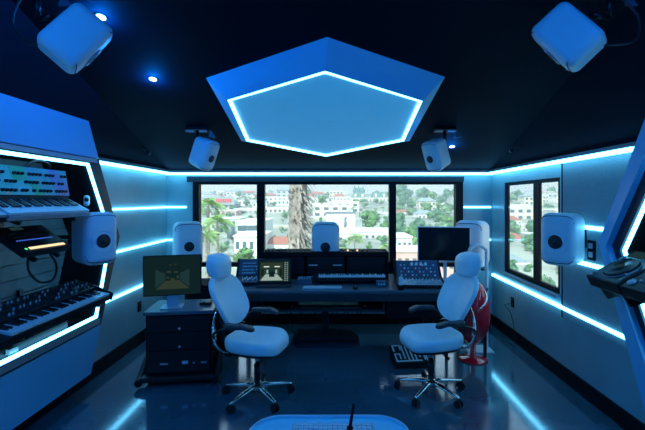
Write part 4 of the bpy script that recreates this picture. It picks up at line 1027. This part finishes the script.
wh = ['far white house top left of the side window', 'grey house with a red roof, upper left pane of the side window', 'far cream building near the skyline behind the side window post', 'far white building at the skyline of the right side pane', 'cream house with a red roof at the left of the side window', 'flat white house in the middle of the side window', 'grey house in the right pane of the side window', 'white house with a broad red roof low in the left side pane', 'flat white building low in the right side pane', 'white building beyond the right edge of the side window', 'cream house with a red roof beyond the side window edge', 'white house with a grey roof at the bottom of the side window']
for (a, b_, c, Y, m_, rf), lb in zip(hs_, wh): bpx(a, b_, c, Y, 11, m_, lb, roof=rf, nx=4, nz=2)
hs2 = [(203, 212, 198, 360), (240, 250, 201, 340), (252, 262, 203, 320), (320, 334, 200, 330), (398, 412, 203, 330), (414, 426, 199, 380), (428, 440, 197, 400), (443, 455, 196, 420)]
for i, (a, b_, c, Y) in enumerate(hs2): bpx(a, b_, c, Y, 12, 'stucco' if i % 2 else 'stucco2', 'distant pale hillside house near the skyline', group='distant hillside houses', nx=3, nz=2)

def crown_mesh(seed, n=520, R0=1.0, blobs=9):
    rnd = random.Random(seed); m = MB(); B = []
    for i in range(blobs):
        a = rnd.uniform(0, 2 * pi); r = rnd.uniform(0, .55); B.append((Vector((r * cos(a), r * sin(a), rnd.uniform(-.35, .5))), rnd.uniform(.35, .55)))
    for c, q in B: 
        m.lathe([(0, -q * .8), (q * .6, -q * .5), (q * .82, 0), (q * .6, q * .5), (0, q * .8)], c, 8)
    for i in range(n):
        c, q = rnd.choice(B); d = Vector((rnd.gauss(0, 1), rnd.gauss(0, 1), rnd.gauss(0, 1))).normalized(); p = c + d * q * rnd.uniform(.85, 1.1)
        u = d.orthogonal().normalized(); u.rotate(Matrix.Rotation(rnd.uniform(0, 6.3), 3, d)); v = d.cross(u); s = rnd.uniform(.05, .12)
        m.poly([p + u * s, p + v * s * .7, p - u * s + d * s * .5, p - v * s * .7 + d * s * .4])
    return m
def tree_proto(seed, mt, lb):
    t = thing('tree', lb, 'tree', (0, -60, -30))
    crown_mesh(seed).build('crown', mt, t)
    MB().tube([(0, 0, -2.2), (.03, 0, -1.2), (-.02, .02, -.2)], [.10, .08, .06]).build('trunk', 'bark', t)
    return t
protos = [tree_proto(1, 'leaf', ''), tree_proto(2, 'leaf2', ''), tree_proto(3, 'leaf3', '')]
used = [False] * 3
def tree(px, py, Y, rpx, k, lb, grp=None, sz=.8):
    s = F / Y; r = rpx / s; p = far(px, py, Y)
    if used[k]: t = dup(protos[k], p)
    else: t = protos[k]; used[k] = True; t.location = p
    t['label'] = lb
    if grp: t['group'] = grp
    elif 'group' in t: del t['group']
    OCC.append((p.x - r, p.x + r, Y - r, Y + r))
    t.scale = (r, r, r * sz); t.rotation_euler = (0, 0, random.uniform(0, 6))
    return t
tree(372, 220, 145, 15, 0, 'big round bright green tree right of the billboard')
tree(386, 228, 140, 9, 0, 'green tree leaning on the right side of the big round tree')
tree(246, 255, 70, 12, 0, 'green bush at the bottom right of the left pane')
tree(238, 258, 60, 8, 0, 'low green shrub at the bottom of the left pane by the chair headrest')
tree(268, 240, 110, 6, 1, 'pale green tree left of the palm trunk')
tree(241, 223, 130, 6, 1, 'small pale tree beside the dark tank in the left pane')
tree(316, 226, 150, 6, 1, 'pale green tree between the palm trunk and the middle speaker')
tree(322, 200, 250, 6, 0, 'dark green tree above the long white building')
for i, (px, py, Y, r) in enumerate(((401, 222, 180, 8), (410, 212, 210, 8), (419, 225, 150, 10), (428, 209, 230, 8), (437, 215, 190, 9), (447, 210, 210, 9), (405, 235, 120, 10), (415, 240, 100, 10), (428, 232, 120, 10), (445, 228, 140, 10), (441, 200, 300, 6), (452, 222, 150, 8), (424, 246, 80, 10), (412, 203, 300, 6), (398, 207, 280, 5), (434, 245, 90, 9), (450, 243, 100, 10))):
    tree(px, py, Y, r, (2, 1, 2, 0)[i % 4], 'leafy tree on the green slope seen through the right pane', 'trees seen through the right pane')
for i, (px, py, Y, r) in enumerate(((512, 240, 120, 11), (523, 246, 110, 10), (534, 250, 100, 9), (515, 262, 80, 12), (530, 268, 75, 11), (545, 258, 90, 12), (557, 266, 80, 12), (518, 207, 260, 6), (527, 212, 230, 6), (550, 230, 160, 8), (548, 208, 260, 6), (508, 226, 160, 8), (560, 244, 120, 10), (514, 280, 60, 12), (540, 282, 60, 12), (572, 250, 110, 12), (575, 230, 160, 10))):
    tree(px, py, Y, r, (0, 2, 1)[i % 3], 'leafy tree below the window line, seen through the side window', 'trees seen through the side window')
for i, (px, py, Y, r) in enumerate(((206, 212, 180, 7), (218, 231, 120, 6), (213, 238, 100, 8), (228, 214, 210, 4), (250, 218, 190, 4), (258, 232, 110, 6), (222, 248, 80, 8), (274, 204, 280, 3), (258, 213, 220, 4), (311, 212, 240, 4), (345, 203, 300, 3), (392, 206, 280, 4), (286, 231, 150, 4), (358, 241, 105, 5), (232, 208, 250, 4), (244, 212, 230, 3), (320, 232, 130, 5), (380, 240, 110, 6))):
    tree(px, py, Y, r, (1, 2, 0)[i % 3], 'small tree between the pale houses beyond the back window', 'trees between the far houses')
# palms
rg = random.Random(11)
def scatter(n, x0, x1, ylo, yhi, rlo, rhi, lb, grp, ks):
    done = 0
    for i in range(n * 12):
        if done >= n: break
        u = rg.random(); py = ylo + (yhi - ylo) * u; px = rg.uniform(x0, x1)
        Y = 9.5 * F / max(3, py - 200 + 8) if py > 212 else rg.uniform(200, 420)
        Y = min(Y, 420); z = terr(Y); r = rg.uniform(rlo, rhi) * Y / F
        s = F / Y; k = rg.choice(ks); X_ = (px - 335) / s
        if not free(X_ - r, X_ + r, Y - r, Y + r): continue
        OCC.append((X_ - r, X_ + r, Y - r, Y + r)); done += 1
        t = dup(protos[k], (((px - 335) / s), Y, z + r * .8)); t['label'] = lb; t['group'] = grp
        t.scale = (r, r, r * rg.uniform(.7, 1.2)); t.rotation_euler = (0, 0, rg.uniform(0, 6))
for i in range(260):
    px = (rg.uniform(200, 290) if i % 2 else rg.uniform(309, 344)) if i < 150 else rg.uniform(396 if i < 165 else 500, 600); Y = rg.uniform(225, 320) if 40 < i < 110 else rg.uniform(150 if i > 90 else 230, 430); s = F / Y; x = (px - 335) / s; w_ = rg.uniform(9, 20)
    if not free(x - w_ / 2 - .8, x + w_ / 2 + .8, Y - .8, Y + 10.8): continue
    building(x - w_ / 2, x + w_ / 2, terr(Y, x) + rg.uniform(3.5, 6.5), Y, 10, rg.choice(['stucco', 'stucco', 'stucco2', 'stucco3']), 'distant pale hillside house near the skyline', roof=rg.choice([None, None, None, None, 'roof_red', 'roof_grey']), group='distant hillside houses', nx=4, nz=2)
scatter(70, 398, 456, 196, 255, 4, 9, 'leafy tree on the green slope seen through the right pane', 'trees seen through the right pane', (0, 1, 2, 2))
scatter(60, 506, 590, 200, 285, 4, 9, 'leafy tree below the window line, seen through the side window', 'trees seen through the side window', (0, 1, 2, 2))
scatter(110, 200, 395, 197, 240, 2, 5, 'small tree between the pale houses beyond the back window', 'trees between the far houses', (0, 1, 2, 1))
def frond(n_leaf=16, L=1.0, droop=.55):
    m = MB(); P = []
    for i in range(n_leaf + 1):
        u = i / n_leaf; P.append(Vector((L * u * (1 - .15 * u), 0, L * (.35 * u - droop * u * u * 1.4))))
    m.tube(P, [.012 * (1 - .7 * i / n_leaf) for i in range(n_leaf + 1)], n=5, sub=1)
    for i in range(2, n_leaf + 1):
        p = P[i]; d = (P[i] - P[i - 1]).normalized(); l = .30 * L * sin(pi * min(1, .15 + .8 * i / n_leaf)) + .03
        for sg in (-1, 1):
            q = p + d * l * .55 + Vector((0, sg * l * .8, -l * .45)); w = Vector((.016, 0, .004)) * L
            m.poly([p - w, p + w, q + w * .3, q - w * .3])
    return m
def palm(loc, rad, hgt, lb, grp=None, nf=16, tr=None, kind='palm_tree'):
    t = thing(kind, lb, 'palm tree', loc, (0, 0, random.uniform(0, 3)), grp)
    tr = tr or rad * .06
    MB().tube([(0, 0, -hgt), (.02 * hgt, 0, -hgt * .5), (0, 0, -.05)], [tr * 1.2, tr, tr * .9], n=10).build('trunk', 'bark', t)
    f = None
    for i in range(nf):
        a = 2 * pi * i * .382; e = R(-18 + 70 * ((i * 5) % nf) / nf)
        if f is None: f = frond().build('frond', 'frond', t); o = f
        else: o = f.copy(); o.parent = t; COL.objects.link(o)
        o.scale = (rad,) * 3; o.rotation_euler = (0, -e, a)
    return t
palm(far(355, 238, 60), 1.6, 8, 'bushy palm right of the middle speaker, at the bottom of the middle pane', nf=26)
palm(far(386, 247, 55), 1.3, 7, 'palm at the bottom right corner of the middle pane', nf=22)
palm(far(347, 250, 50), .9, 6, 'small palm low beside the middle speaker', nf=16)
palm(far(208, 205, 26), 1.25, 12, 'tall palm whose fronds hang at the far left of the window', nf=22, tr=.10)
palm(far(217, 222, 22), 1.05, 11, 'palm with long drooping fronds in the left pane', nf=22, tr=.09)
palm(far(206, 236, 20), .8, 10, 'lower palm at the left window edge above the headrest', nf=18, tr=.08)
palm(far(420, 240, 70), 1.6, 8, 'pale palm beside the dark monitor in the right pane', nf=18)
for i, (px, py, Y) in enumerate(((238, 198, 260), (245, 197, 260), (250, 198, 270), (267, 195, 300), (329, 194, 300), (345, 196, 310), (353, 208, 200), (376, 209, 200), (383, 208, 205), (426, 199, 300), (431, 197, 300), (449, 196, 300), (366, 235, 150), (515, 199, 300), (545, 198, 300), (311, 199, 270), (401, 201, 270), (416, 198, 290))):
    palm(far(px, py, Y), 2.0, 10, 'distant fan palm on the skyline or between the hillside buildings', 'distant fan palms', nf=12, tr=.22)
# the big palm trunk right outside
pt = thing('palm_tree', 'massive rough palm trunk standing close outside the middle window pane', 'palm tree', (-.93, 10.0, -11))
m = MB(); rn = random.Random(3)
pts = []; rad = []
for i in range(60):
    z = i * .36; pts.append((.02 * sin(z), 0, z)); rad.append(.215 + .012 * rn.random() + (.03 if z > 15 else 0))
m.tube(pts, rad, n=20, sub=1); m.build('trunk', 'bark', pt)
sk_ = MB()
for i in range(260):
    z = 11.2 + 5.5 * rn.random(); a = rn.uniform(-2.6, .5); r = .21
    c = Vector((r * cos(a), r * sin(a), z)); d = Vector((cos(a), sin(a), .9 * rn.uniform(.4, 1.3))).normalized() * rn.uniform(.06, .14); u = Vector((-sin(a), cos(a), 0)) * .03
    sk_.poly([c - u, c + u, c + d + u * .4, c + d - u * .4]); sk_.poly([c - u * .6 + Vector((0, 0, -.05)), c + u * .6 + Vector((0, 0, -.05)), c + d * .6])
for i in range(330):
    z = 11.0 + 6 * rn.random(); a = rn.uniform(-1.5, .6); r = .22
    c = Vector((r * cos(a), r * sin(a), z)); d = Vector((cos(a) * .30, sin(a) * .2, -rn.uniform(.1, .5))) * rn.uniform(.4, 1.1); u = Vector((-sin(a) * .02 + .012, cos(a) * .02, 0))
    sk_.poly([c - u, c + u, c + d + u * .5, c + d - u * .5])
sk_.build('old_frond_stubs', 'bark', pt)
f = None
for i in range(26):
    a = 2 * pi * i * .382
    if f is None: f = frond().build('frond', 'frond', pt); o = f
    else: o = f.copy(); o.parent = pt; COL.objects.link(o)
    o.location = (0, 0, 21.3); o.scale = (2.6,) * 3; o.rotation_euler = (0, -R(-25 + 75 * ((i * 5) % 26) / 26), a)

# ---------------------------------------------------------------- sky and sun
w = bpy.data.worlds.new('sky'); SC.world = w; w.use_nodes = True
N = w.node_tree.nodes; L = w.node_tree.links; bg = N['Background']
tc = N.new('ShaderNodeTexCoord'); sp = N.new('ShaderNodeSeparateXYZ'); L.new(tc.outputs['Generated'], sp.inputs[0])
rp = N.new('ShaderNodeValToRGB'); L.new(sp.outputs['Z'], rp.inputs[0])
rp.color_ramp.elements[0].position = 0; rp.color_ramp.elements[0].color = (.86, .93, .95, 1)
rp.color_ramp.elements[1].position = .5; rp.color_ramp.elements[1].color = (.45, .68, .95, 1)
L.new(rp.outputs[0], bg.inputs[0]); bg.inputs[1].default_value = 1.35
sl = bpy.data.lights.new('sun', 'SUN'); sl.energy = 6.0; sl.angle = .01; sl.color = (1, .96, .88)
so = bpy.data.objects.new('sun', sl); COL.objects.link(so); so.rotation_euler = (R(48), 0, R(-25)); so.location = (0, -5, 20)
M['haze'] = bpy.data.materials.new('haze'); hz = M['haze']; hz.use_nodes = True; hn = hz.node_tree.nodes; hn.remove(hn['Principled BSDF'])
vs = hn.new('ShaderNodeVolumeScatter'); vs.inputs['Color'].default_value = (.85, .95, 1, 1); vs.inputs['Density'].default_value = .0012; vs.inputs['Anisotropy'].default_value = .2
hz.node_tree.links.new(vs.outputs[0], hn['Material Output'].inputs['Volume'])
hb = MB().bbox((-500, 14, -40), (700, 880, 60)).build('haze', 'haze'); tag(hb, 'thin pale haze over the city', 'haze', kind='stuff')
SC.cycles.max_bounces = 8; SC.cycles.diffuse_bounces = 4; SC.cycles.transparent_max_bounces = 16
SC.cycles.use_denoising = True
SC.cycles.sample_clamp_indirect = 4
